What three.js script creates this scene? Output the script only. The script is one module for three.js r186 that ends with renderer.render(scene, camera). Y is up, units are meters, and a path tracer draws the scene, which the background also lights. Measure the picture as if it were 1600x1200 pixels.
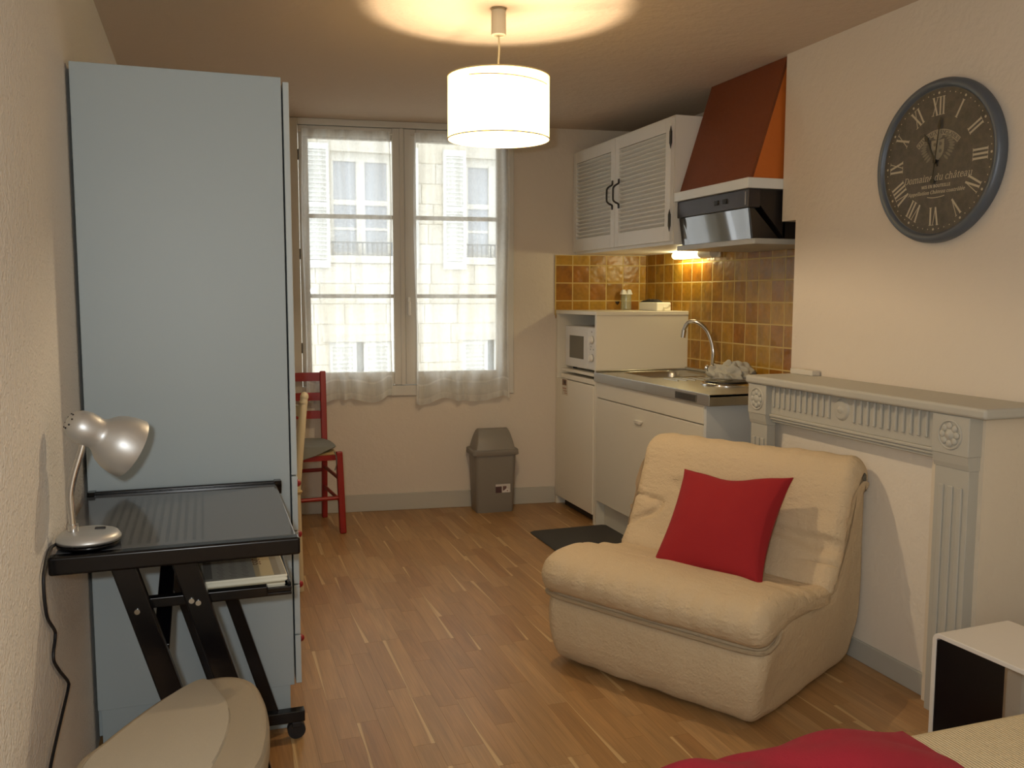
import * as THREE from 'three';
import { RoundedBoxGeometry } from 'three/addons/geometries/RoundedBoxGeometry.js';
import { mergeGeometries, mergeVertices, toCreasedNormals } from 'three/addons/utils/BufferGeometryUtils.js';
import { ImprovedNoise } from 'three/addons/math/ImprovedNoise.js';

// ---------------------------------------------------------------- camera, sky, light, exposure
const scene = new THREE.Scene();
const camera = new THREE.PerspectiveCamera(46.397, 4 / 3, 0.05, 200);
camera.position.set(-2.680, 1.309, 5.152);
camera.rotation.set(-0.0981, -0.3320, 0.0015, 'YXZ');
scene.add(camera);

const SKY = 22;
scene.background = new THREE.Color(0.93, 0.98, 1.0);          // even overcast sky
scene.backgroundIntensity = SKY;

const PENDANT = 17, KITCHEN = 1.3, FLASH = 30;
const WARM = new THREE.Color(1.0, 0.77, 0.50);

const renderer = new THREE.WebGLRenderer({ antialias: true });
renderer.toneMapping = THREE.LinearToneMapping;
renderer.toneMappingExposure = 0.138;
renderer.shadowMap.enabled = true;
renderer.shadowMap.type = THREE.PCFSoftShadowMap;

// the photographer's flash, on the camera body
const flash = new THREE.PointLight(new THREE.Color(0.93, 0.98, 1.0), FLASH);
flash.position.set(-2.74, 1.36, 5.12);
flash.castShadow = true; flash.shadow.radius = 1;
scene.add(flash);

// ---------------------------------------------------------------- helpers
let seed = 12345;
const rnd = () => { seed = (seed * 1664525 + 1013904223) >>> 0; return seed / 4294967296; };
const rr = (a, b) => a + (b - a) * rnd();
const noise = new ImprovedNoise();
const N3 = (x, y, z) => noise.noise(x, y, z);
const V = (x, y, z) => new THREE.Vector3(x, y, z);
const sm = (a, b, x) => { const t = Math.min(1, Math.max(0, (x - a) / (b - a))); return t * t * (3 - 2 * t); };

function M(color, roughness = 0.6, extra = {}) {
  return new THREE.MeshPhysicalMaterial({ color, roughness, metalness: 0, ...extra });
}
function metal(color, roughness = 0.25, extra = {}) { return new THREE.MeshStandardMaterial({ color, roughness, metalness: 1, ...extra }); }

function dataTex(w, h, f, srgb, rx = 1, ry = 1) {
  const d = new Uint8Array(w * h * 4);
  for (let y = 0; y < h; y++) for (let x = 0; x < w; x++) {
    const c = f(x / w, y / h, x, y), i = (y * w + x) * 4;
    for (let k = 0; k < 3; k++) d[i + k] = Math.max(0, Math.min(255, Array.isArray(c) ? c[k] : c));
    d[i + 3] = 255;
  }
  const t = new THREE.DataTexture(d, w, h);
  t.wrapS = t.wrapT = THREE.RepeatWrapping; t.magFilter = THREE.LinearFilter; t.minFilter = THREE.LinearMipmapLinearFilter; t.generateMipmaps = true;
  if (srgb) t.colorSpace = THREE.SRGBColorSpace;
  t.repeat.set(rx, ry); t.needsUpdate = true;
  return t;
}
// tileable value noise
function tileNoise(cells, s0) {
  const g = []; let s = s0;
  for (let i = 0; i < cells * cells; i++) { s = (s * 1664525 + 1013904223) >>> 0; g.push(s / 4294967296); }
  return (u, v) => {
    const x = u * cells, y = v * cells, xi = Math.floor(x), yi = Math.floor(y), fx = x - xi, fy = y - yi;
    const a = fx * fx * (3 - 2 * fx), b = fy * fy * (3 - 2 * fy), at = (i, j) => g[((j % cells + cells) % cells) * cells + (i % cells + cells) % cells];
    return (at(xi, yi) * (1 - a) + at(xi + 1, yi) * a) * (1 - b) + (at(xi, yi + 1) * (1 - a) + at(xi + 1, yi + 1) * a) * b;
  };
}
const n8 = tileNoise(8, 1), n16 = tileNoise(16, 2), n32 = tileNoise(32, 3), n64 = tileNoise(64, 4), n128 = tileNoise(128, 5);
const plasterBump = dataTex(512, 512, (u, v) => 255 * (0.35 * n16(u, v) + 0.3 * n32(u, v) + 0.2 * n64(u, v) + 0.15 * n128(u, v)), false, 1.2, 1.2);
const roughPlasterBumpRepeat = 2.2, roughPlasterBump = dataTex(512, 512, (u, v) => 255 * Math.pow(0.2 * n16(u, v) + 0.35 * n64(u, v) + 0.45 * n128(u, v), 1.3), false, roughPlasterBumpRepeat, roughPlasterBumpRepeat);
const fabricBump = dataTex(256, 256, (u, v, x, y) => 110 + 45 * (((x >> 1) + (y >> 1)) % 2) + 60 * (n128(u, v) - 0.5) + 60 * (n32(u, v) - 0.5), false, 6, 6);
const ribBump = dataTex(128, 128, (u, v) => 128 + 70 * Math.sin(u * Math.PI * 2 * 16) + 60 * (n64(u, v) - 0.5), false, 9, 9);

// give a geometry uv in metres, picked by the face normal
function metreUV(g) {
  const p = g.attributes.position, n = g.attributes.normal, uv = new Float32Array(p.count * 2);
  for (let i = 0; i < p.count; i++) {
    const ax = Math.abs(n.getX(i)), ay = Math.abs(n.getY(i)), az = Math.abs(n.getZ(i));
    let a, b;
    if (ay >= ax && ay >= az) { a = p.getX(i); b = p.getZ(i); } else if (ax >= az) { a = p.getZ(i); b = p.getY(i); } else { a = p.getX(i); b = p.getY(i); }
    uv[2 * i] = a; uv[2 * i + 1] = b;
  }
  g.setAttribute('uv', new THREE.BufferAttribute(uv, 2));
  return g;
}
function clean(g) {
  const h = g.index ? g.toNonIndexed() : g;
  for (const k of Object.keys(h.attributes)) if (!['position', 'normal', 'uv'].includes(k)) h.deleteAttribute(k);
  if (!h.attributes.normal) h.computeVertexNormals();
  if (!h.attributes.uv) metreUV(h);
  h.morphAttributes = {}; h.groups = [];
  return h;
}
const mg = (list) => list.length === 1 ? clean(list[0]) : mergeGeometries(list.map(clean));
// boxes by their corners: x0,x1,y0,y1,z0,z1, with a rounding radius
function bx(x0, x1, y0, y1, z0, z1, r = 0) {
  const w = x1 - x0, h = y1 - y0, d = z1 - z0;
  const g = r > 0 ? new RoundedBoxGeometry(w, h, d, 2, Math.min(r, w / 2.01, h / 2.01, d / 2.01)) : new THREE.BoxGeometry(w, h, d);
  g.translate((x0 + x1) / 2, (y0 + y1) / 2, (z0 + z1) / 2);
  return metreUV(clean(g));
}
// a box bar between two points, with section a x b; up sets how it is turned
function bar(p, q, a, b, r = 0.002, up = V(0, 0, 1)) {
  const P = V(...p), Q = V(...q), L = P.distanceTo(Q);
  const g = clean(r > 0 ? new RoundedBoxGeometry(a, L, b, 2, Math.min(r, a / 2.01, b / 2.01)) : new THREE.BoxGeometry(a, L, b));
  const y = Q.clone().sub(P).normalize(), x = new THREE.Vector3().crossVectors(y, up).normalize(), z = new THREE.Vector3().crossVectors(x, y);
  g.applyMatrix4(new THREE.Matrix4().makeBasis(x, y, z).setPosition(P.clone().add(Q).multiplyScalar(0.5)));
  return g;
}
function rod(p, q, r0, r1 = r0, seg = 20) {
  const P = V(...p), Q = V(...q), L = P.distanceTo(Q);
  const g = new THREE.CylinderGeometry(r1, r0, L, seg);
  g.applyQuaternion(new THREE.Quaternion().setFromUnitVectors(V(0, 1, 0), Q.clone().sub(P).normalize()));
  g.translate((P.x + Q.x) / 2, (P.y + Q.y) / 2, (P.z + Q.z) / 2);
  return clean(g);
}
function tube(pts, r, n = 60, seg = 10, tension = 0.5) {
  return clean(new THREE.TubeGeometry(new THREE.CatmullRomCurve3(pts.map((p) => V(...p)), false, 'catmullrom', tension), n, r, seg));
}
const lathe = (pts, seg = 48) => clean(new THREE.LatheGeometry(pts.map((p) => new THREE.Vector2(...p)), seg));
// a prism: outline in (x, y), run along z from z0 to z1
function prism(pts, z0, z1, bevel = 0) {
  const s = new THREE.Shape(pts.map((p) => new THREE.Vector2(...p)));
  const g = new THREE.ExtrudeGeometry(s, { depth: z1 - z0 - 2 * bevel, bevelEnabled: bevel > 0, bevelSize: bevel, bevelThickness: bevel, bevelSegments: 2, bevelOffset: -bevel, steps: 1 });
  g.translate(0, 0, z0 + bevel);
  return metreUV(clean(g));
}
// skin over a stack of closed rings with the same number of points (smooth), capped at both ends
function loft(rings, caps = true, crease = 0.9, along = false) {
  const n = rings[0].length, pos = [], idx = [];
  for (const r of rings) for (const p of r) pos.push(...p);
  for (let i = 0; i < rings.length - 1; i++) for (let j = 0; j < n; j++) {
    const a = i * n + j, b = i * n + (j + 1) % n, c = a + n, d = b + n;
    idx.push(a, b, d, a, d, c);
  }
  if (caps) for (const [at, flip] of [[0, true], [rings.length - 1, false]]) {
    const R = rings[at], o = V(...R[0]), e1 = V(...R[Math.floor(n / 4)]).sub(o), e2 = V(...R[Math.floor(n / 2)]).sub(o), nn = new THREE.Vector3().crossVectors(e1, e2).normalize();
    const ux = e1.clone().normalize(), uy = new THREE.Vector3().crossVectors(nn, ux);
    const flat = R.map((p) => { const q = V(...p).sub(o); return new THREE.Vector2(q.dot(ux), q.dot(uy)); });
    const area = THREE.ShapeUtils.area(flat);
    for (const t of THREE.ShapeUtils.triangulateShape(flat, [])) {
      const tri = t.map((k) => at * n + k);
      const ccw = (area > 0) !== flip;   // provisional, fixed below by orientation
      idx.push(...(ccw ? tri : [tri[0], tri[2], tri[1]]));
    }
  }
  let g = new THREE.BufferGeometry();
  g.setAttribute('position', new THREE.Float32BufferAttribute(pos, 3)); g.setIndex(idx);
  g = g.toNonIndexed(); g = toCreasedNormals(g, crease);
  if (!along) return metreUV(g);
  // uv in metres along the ring and from ring to ring
  const len = (a, b) => Math.hypot(a[0] - b[0], a[1] - b[1], a[2] - b[2]), U = [0], W = [0], mid = rings[rings.length >> 1];
  for (let j = 0; j < n; j++) U.push(U[j] + len(mid[j], mid[(j + 1) % n]));
  for (let i = 1; i < rings.length; i++) W.push(W[i - 1] + Math.max(...[0, n >> 2, n >> 1].map((j) => len(rings[i][j], rings[i - 1][j]))));
  const uv = [];
  for (let i = 0; i < rings.length - 1; i++) for (let j = 0; j < n; j++) uv.push(U[j], W[i], U[j + 1], W[i], U[j + 1], W[i + 1], U[j], W[i], U[j + 1], W[i + 1], U[j], W[i + 1]);
  const p = g.attributes.position; for (let i = uv.length / 2; i < p.count; i++) uv.push(-p.getZ(i), p.getY(i));
  g.setAttribute('uv', new THREE.Float32BufferAttribute(uv, 2));
  return g;
}
// rounded rectangle ring in the xz plane at height y
function rrect(w, d, r, y, k = 6, cx = 0, cz = 0) {
  const out = [];
  for (const [sx, sz, a0] of [[1, 1, 0], [-1, 1, 90], [-1, -1, 180], [1, -1, 270]])
    for (let i = 0; i <= k; i++) { const a = (a0 + 90 * i / k) * Math.PI / 180; out.push([cx + sx * (w / 2 - r) + r * Math.cos(a), y, cz + sz * (d / 2 - r) + r * Math.sin(a)]); }
  return out;
}
const names = {};
function numbered(n) { const k = names[n] = (names[n] ?? -1) + 1; return k ? n + '_' + String(k).padStart(3, '0') : n; }
function thing(name, label, category, pos = [0, 0, 0], turn = 0, group) {
  const o = new THREE.Group(); o.name = numbered(name); o.position.set(...pos); o.rotation.y = turn;
  o.userData = { label, category }; if (group) o.userData.group = group;
  scene.add(o); return o;
}
function mesh(name, geos, mat, parent, label) {
  const m = new THREE.Mesh(Array.isArray(geos) ? mg(geos) : geos, mat); m.name = name; m.castShadow = m.receiveShadow = true;
  if (label) m.userData.label = label;
  (parent ?? scene).add(m); return m;
}
function struct(name, geos, mat, parent) { const m = mesh(name, geos, mat, parent); if (!parent) m.userData.kind = 'structure'; return m; }
function structGroup(name) { const g = new THREE.Group(); g.name = name; g.userData.kind = 'structure'; scene.add(g); return g; }
function canvasTex(w, h, draw) {
  const c = document.createElement('canvas'); c.width = w; c.height = h; const x = c.getContext('2d'); draw(x, w, h);
  const t = new THREE.CanvasTexture(c); t.colorSpace = THREE.SRGBColorSpace; t.anisotropy = 4; return t;
}

// ---------------------------------------------------------------- materials
const wallMat = M('#d8ccbb', 0.9, { bumpMap: plasterBump, bumpScale: 0.0025 });
const wallLeftMat = M('#e8e4dc', 0.92, { bumpMap: roughPlasterBump, bumpScale: 0.0035 });
const ceilMat = M('#cab8a4', 0.92, { bumpMap: plasterBump, bumpScale: 0.003 });
const greyPaint = M('#b7b3a6', 0.5);
const mantelPaint = M('#b3b0a5', 0.55);
const frameMat = M('#cdc8bd', 0.5);
const white = M('#e4dccb', 0.4);
const whiteCool = M('#dfe2df', 0.35);
const black = M('#050508', 0.22, { specularIntensity: 0.7 });
const blackMatt = M('#141316', 0.6);
const chrome = metal('#d8d8d8', 0.12);
const steel = metal('#b9b6ae', 0.3);

// ---------------------------------------------------------------- the room shell
const BETA = -0.11924, H = 2.33;
const X0 = -3.005;
// floor slab with oak strips
const floorMat = M('#4a3218', 0.7);
const floor = struct('floor', [bx(X0 - 0.25, 0.25, -0.2, -0.008, -0.75, 6.4)], floorMat);
{
  const woods = [];
  const bases = [[168, 130, 84], [163, 124, 78], [171, 133, 87], [159, 120, 75], [166, 127, 81], [156, 116, 72], [169, 130, 84], [174, 137, 92]];
  bases.forEach((b, k) => {
    const g1 = tileNoise(64, 90 + k), g2 = tileNoise(8, 190 + k);
    const streak = k === 2 ? 1 : k === 5 ? 2 : k === 6 ? 3 : 0;
    const map = dataTex(64, 256, (u, v) => {
      let f = 0.92 + 0.10 * (g1(u * 0.5, v * 0.06) - 0.5) + 0.08 * (g1(u, v * 0.12) - 0.5) + 0.10 * (g2(u * 0.4, v * 0.3) - 0.5);
      let c = b.map((q) => q * f * 1.06);
      let s = 0;
      if (streak === 1) s = 1 - sm(0.17 * v - 0.02, 0.17 * v + 0.05, u);
      if (streak === 2) s = sm(0.80 + 0.22 * v, 0.86 + 0.22 * v, u);
      if (streak === 3) s = 1 - sm(0.22 * (1 - v) * (1 - v), 0.22 * (1 - v) * (1 - v) + 0.05, u);
      if (s > 0) c = c.map((q, i) => q * (1 - s) + [198, 166, 118][i] * s);
      return c;
    }, true);
    map.wrapS = map.wrapT = THREE.ClampToEdgeWrapping;
    woods.push(M('#ffffff', 0.36, { map, specularIntensity: 0.8 }));
  });
  const W = 0.0668, unit = new THREE.BoxGeometry(1, 1, 1), strips = [];
  {   // whole-plank uv on the top face
    const uv = unit.attributes.uv; for (let i = 0; i < uv.count; i++) uv.setXY(i, uv.getX(i) * 0.98 + 0.01, uv.getY(i) * 0.98 + 0.01);
  }
  for (let c = 0; X0 + c * W < 0; c++) {
    let z = -0.55 - rnd() * 0.4;
    while (z < 6.3) {
      const L = rr(0.26, 0.52), x = X0 + (c + 0.5) * W;
      strips.push({ x, z: z + L / 2, L, k: Math.floor(rnd() * 8), flip: rnd() < 0.5 }); z += L;
    }
  }
  camera.updateMatrixWorld(); camera.updateProjectionMatrix();
  const cover = (x, z) => (x < -2.45 && z < 2.47) || (x > -1.2 && x < -0.5 && z > 2 && z < 2.8) || x > -0.5 || z > 3.6;
  for (const s of strips) {
    const q = V(s.x, 0, s.z).project(camera), d = camera.position.distanceTo(V(s.x, 0, s.z));
    s.size = (Math.abs(q.x) < 1.08 && Math.abs(q.y) < 1.08 && q.z < 1 && !cover(s.x, s.z)) ? s.L / d ** 3 : 0;
  }
  strips.sort((a, b) => b.size - a.size);
  const rest = woods.map(() => []);
  strips.forEach((s, i) => {
    const sc = [W - 0.0005, 0.008, s.L - 0.0006];
    if (i < 300 && s.size > 0) {
      const m = new THREE.Mesh(unit, woods[s.k]); m.name = i ? 'plank_' + String(i).padStart(3, '0') : 'plank';
      m.position.set(s.x, -0.004, s.z); m.scale.set(...sc); if (s.flip) m.rotation.y = Math.PI;
      m.castShadow = m.receiveShadow = true; floor.add(m);
    } else {
      const g = clean(unit.clone()); g.scale(...sc); if (s.flip) g.rotateY(Math.PI); g.translate(s.x, -0.004, s.z); rest[s.k].push(g);
    }
  });
  const used = rest.map((r, k) => [r, k]).filter(([r]) => r.length);
  const m = new THREE.Mesh(mergeGeometries(used.map(([r]) => mergeGeometries(r)), true), used.map(([, k]) => woods[k]));
  m.name = 'more_planks'; m.userData.kind = 'stuff'; m.castShadow = m.receiveShadow = true; floor.add(m);
}
struct('ceiling', [bx(X0 - 0.25, 0.25, H, H + 0.2, -0.75, 6.4)], ceilMat);
struct('wall_left', [bx(X0 - 0.2, X0, -0.2, H, -0.75, 6.4)], wallLeftMat);
struct('wall_front', [bx(X0, 0.2, 0, H, 6.2, 6.4)], wallMat);
const wallRight = struct('wall_right', [bx(0, 0.2, -0.2, H, -0.3, 2.0), bx(-0.3, 0.2, 0, H, 1.92, 6.2), bx(-0.3, 0, 1.63, H, 1.825, 1.92)], wallMat);
// the wall with the window, a little out of square; local x runs along the wall (x = -s), z into the room
const WS = [0.885, 2.17], WY = [0.725, 2.325];
const wallBack = struct('wall_back', [bx(-3.3, -WS[1], -0.2, H, -0.3, 0), bx(-WS[0], 0.1, -0.2, H, -0.3, 0), bx(-WS[1], -WS[0], -0.2, WY[0], -0.3, 0), bx(-WS[1], -WS[0], WY[1], H, -0.3, 0)], wallMat);
wallBack.rotation.y = BETA;
const base = struct('baseboard_back', [bx(-3.0, -0.60, 0, 0.104, 0, 0.014, 0.003)], greyPaint); base.rotation.y = BETA;

// wall tiles
{
  const T = 0.11, Y0 = 1.3888;
  const tones = ['#9a6e1e', '#8f6218', '#9c7424', '#8a5914', '#987028', '#90651f'];
  const tileBump = dataTex(256, 256, (u, v) => 255 * (0.6 * n8(u, v) + 0.4 * n16(u, v)), false, 3, 3);
  const mats = tones.map((t, k) => {
    const a = tileNoise(8, 700 + k), b = tileNoise(32, 800 + k), c0 = new THREE.Color(t);
    const c = [c0.r, c0.g, c0.b].map((q) => 255 * (q <= 0.0031308 ? q * 12.92 : 1.055 * q ** (1 / 2.4) - 0.055));
    const map = dataTex(128, 128, (u, v) => { const f = 0.86 + 0.2 * a(u, v) + 0.1 * b(u, v); return [c[0] * f, c[1] * f * (0.97 + 0.06 * a(v, u)), c[2] * f]; }, true, 2.3, 2.3);
    return M('#ffffff', 0.32, { map, bumpMap: tileBump, bumpScale: 0.004, specularIntensity: 0.7 });
  });
  const shape = (w, h) => metreUV(clean(new THREE.ExtrudeGeometry(new THREE.Shape([[-w / 2, -h / 2], [w / 2, -h / 2], [w / 2, h / 2], [-w / 2, h / 2]].map((p) => new THREE.Vector2(...p))), { depth: 0.004, bevelEnabled: true, bevelSize: 0.002, bevelThickness: 0.002, bevelOffset: -0.002, bevelSegments: 1 })));
  const cache = {};
  const geo = (w, h) => cache[w.toFixed(4) + ',' + h.toFixed(4)] ??= [0, 1, 2].map((k) => { const g = shape(w - 0.003, h - 0.003); const u = g.attributes.uv; for (let i = 0; i < u.count; i++) u.setXY(i, u.getX(i) + k * 0.37, u.getY(i) + k * 0.61); return g; });
  const put = (parent, a, b, y0, y1, place) => {
    const m = mesh('tile', geo(b - a, y1 - y0)[Math.floor(rnd() * 3)], mats[Math.floor(rnd() * mats.length)], parent);
    place(m, (a + b) / 2, (y0 + y1) / 2);
  };
  const grout = M('#c6ab6c', 0.9);
  mesh('grout_bed', [bx(-0.603, 0, 1.19, Y0 + 0.1727, 0.0002, 0.0078)], grout, wallBack);
  mesh('grout_bed', [bx(-0.0078, -0.0002, 0.83, Y0 + 0.242, 0, 1.70)], grout, wallRight);
  // back wall: rows from the cabinet top to under the wall cupboard
  const rowsB = [[-2, -1], [-1, 0], [0, 1], [1, 1.57]];
  for (const [j0, j1] of rowsB) for (let m = -1; m < 5; m++) {
    const a = m < 0 ? 0.004 : 0.0493 + m * T, b = 0.0493 + (m + 1) * T;
    put(wallBack, a, b, Y0 + j0 * T, Y0 + j1 * T, (o, c, y) => o.position.set(-c, y, 0.002));
  }
  for (const [j0, j1] of [[-5, -4], [-4, -3], [-3, -2], [-2, -1], [-1, 0], [0, 1], [1, 2], [2, 2.2]]) for (let n = -3; n < 12; n++) {
    const a = n === -3 ? 0.004 : 0.3568 + (n - 1) * T, b = n === -3 ? 0.0268 : 0.3568 + n * T;
    if (b > 1.71) continue;
    if (b < 0.56 && j1 <= -1 - 0.5) continue;                      // behind the tall cabinet
    if (b < 1.2 && j0 >= 2) continue;                        // behind the wall cupboard
    put(wallRight, a, b, Y0 + j0 * T, Y0 + j1 * T, (o, c, y) => { o.position.set(-0.002, y, c); o.rotation.y = -Math.PI / 2; });
  }
  mesh('dark_wall_patch', [bx(-0.012, -0.0002, Y0 + 0.244, 1.80, 1.20, 1.824)], M('#4a2a14', 0.7), wallRight);  // thin sheet coloured dark brown, for the wall above the tiles behind the hood
}

// ---------------------------------------------------------------- window
const win = structGroup('window_1'); win.rotation.y = BETA;
const winGlass = M('#ffffff', 0.02, { transmission: 1, thickness: 0, ior: 1.5 });
{
  const fr = [bx(-2.19, -2.145, 0.706, H - 0.001, -0.05, 0.016, 0.003), bx(-0.912, -0.867, 0.706, H - 0.001, -0.05, 0.016, 0.003), bx(-2.145, -0.912, 2.292, H - 0.001, -0.05, 0.014, 0.003), bx(-2.145, -0.912, 0.706, 0.768, -0.05, 0.022, 0.004)];
  mesh('window_frame', fr, frameMat, win);
  const Y = [0.772, 2.289], G = [0.85, 2.218], mu = [1.306, 1.773];
  for (const [s1, s0, a1, a0] of [[2.143, 1.537, 2.088, 1.603], [1.533, 0.914, 1.463, 0.971]]) {
    // s runs to the left: s1 left edge, s0 right edge; a1/a0 the glass
    const stiles = [bx(-s1, -a1, Y[0], Y[1], -0.04, 0.008, 0.004), bx(-a0, -s0, Y[0], Y[1], -0.04, s0 > 1.5 ? 0.018 : 0.008, 0.004), bx(-a1, -a0, Y[0], G[0], -0.04, 0.008, 0.004), bx(-a1, -a0, G[1], Y[1], -0.04, 0.008, 0.004)];
    const sash = mesh('sash', stiles, frameMat, win);
    for (const m of mu) mesh('muntin', [bx(-a1, -a0, m - 0.012, m + 0.012, -0.035, 0.002, 0.004)], frameMat, sash);
    const ys = [G[0], mu[0] - 0.012, mu[0] + 0.012, mu[1] - 0.012, mu[1] + 0.012, G[1]];
    for (let k = 0; k < 3; k++) { const p = new THREE.PlaneGeometry(a1 - a0, ys[2 * k + 1] - ys[2 * k]); p.translate(-(a1 + a0) / 2, (ys[2 * k] + ys[2 * k + 1]) / 2, -0.018); mesh('pane', clean(p), winGlass, sash); }
    for (const y of [1.0, 2.12, 1.55]) mesh('hinge', [rod([s1 > 2 ? -s1 - 0.001 : -s0 + 0.001, y - 0.03, 0.012], [s1 > 2 ? -s1 - 0.001 : -s0 + 0.001, y + 0.03, 0.012], 0.005)], M('#5a544a', 0.5), sash);
  }
  mesh('cover_strip', [bx(-1.562, -1.535, 0.772, 2.289, 0.0185, 0.026, 0.003)], frameMat, win);
  mesh('window_handle', [bx(-1.522, -1.504, 1.20, 1.30, 0.0185, 0.026, 0.004), rod([-1.513, 1.265, 0.026], [-1.513, 1.265, 0.052], 0.006), bx(-1.521, -1.505, 1.19, 1.275, 0.048, 0.060, 0.005)], M('#f0eee6', 0.3), win, 'small white window handle');
}
// sheer curtains, one on each sash
{
  const weave = dataTex(256, 512, (u, v) => { let a = 160 + 26 * Math.sin(u * 6.283 * 5 + 1.2 * Math.sin(u * 6.283 * 2)) * n8(u, v) + 26 * (n32(u, v * 0.15) - 0.5) + 16 * (n128(u, v) - 0.5); if (v < 0.075) a += 26; if (v < 0.022 || (v > 0.07 && v < 0.078)) a += 40; if (v > 0.972) a += 50; if (u < 0.012 || u > 0.988) a += 70; return a; }, false);
  weave.wrapS = weave.wrapT = THREE.ClampToEdgeWrapping;
  const sheer = M('#f4f4ef', 0.95, { transparent: true, opacity: 1, alphaMap: weave, transmission: 0.55, thickness: 0, side: THREE.DoubleSide });
  const make = (sl, sr, yb, label, ph) => {
    const t = thing('sheer_curtain', label, 'curtain', [0, 0, 0], BETA);
    const nx = 70, ny = 70, pos = [], uv = [], idx = [], top = 2.262;
    for (let j = 0; j <= ny; j++) for (let i = 0; i <= nx; i++) {
      const u = i / nx, v = j / ny;
      const scal = 0.035 * Math.pow(Math.sin(u * Math.PI * 2 + ph), 2) + 0.012 * Math.sin(u * 17 + ph);
      const bot = yb - scal + 0.02, y = bot + (top - bot) * v, free = 1 - v;
      const fold = (0.006 + 0.014 * free) * Math.sin(u * 6.283 * 5 + 1.2 * Math.sin(u * 6.283 * 2) + 0.6 * Math.sin(v * 5 + ph)) + 0.004 * Math.sin(u * 60 + v * 4);
      pos.push(-sl + (sl - sr) * u + 0.006 * Math.sin(v * 7 + u * 9), y, 0.052 + fold); uv.push(u, v);
    }
    for (let j = 0; j < ny; j++) for (let i = 0; i < nx; i++) { const a = j * (nx + 1) + i, b = a + 1, c = a + nx + 1, d = c + 1; idx.push(a, b, d, a, d, c); }
    const g = new THREE.BufferGeometry(); g.setAttribute('position', new THREE.Float32BufferAttribute(pos, 3)); g.setAttribute('uv', new THREE.Float32BufferAttribute(uv, 2)); g.setIndex(idx); g.computeVertexNormals();
    mesh('curtain_panel', clean(g), sheer, t);
    mesh('curtain_rod', [rod([-sl - 0.015, top - 0.012, 0.036], [-sr + 0.015, top - 0.012, 0.036], 0.004)], M('#d8d2c4', 0.4), t);
    return t;
  };
  make(2.125, 1.618, 0.685, 'sheer white curtain hanging on the left window casement, beside the wardrobe', 0.4);
  make(1.478, 0.905, 0.672, 'sheer white curtain hanging on the right window casement, nearer the kitchen', 0.9);
}

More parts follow.
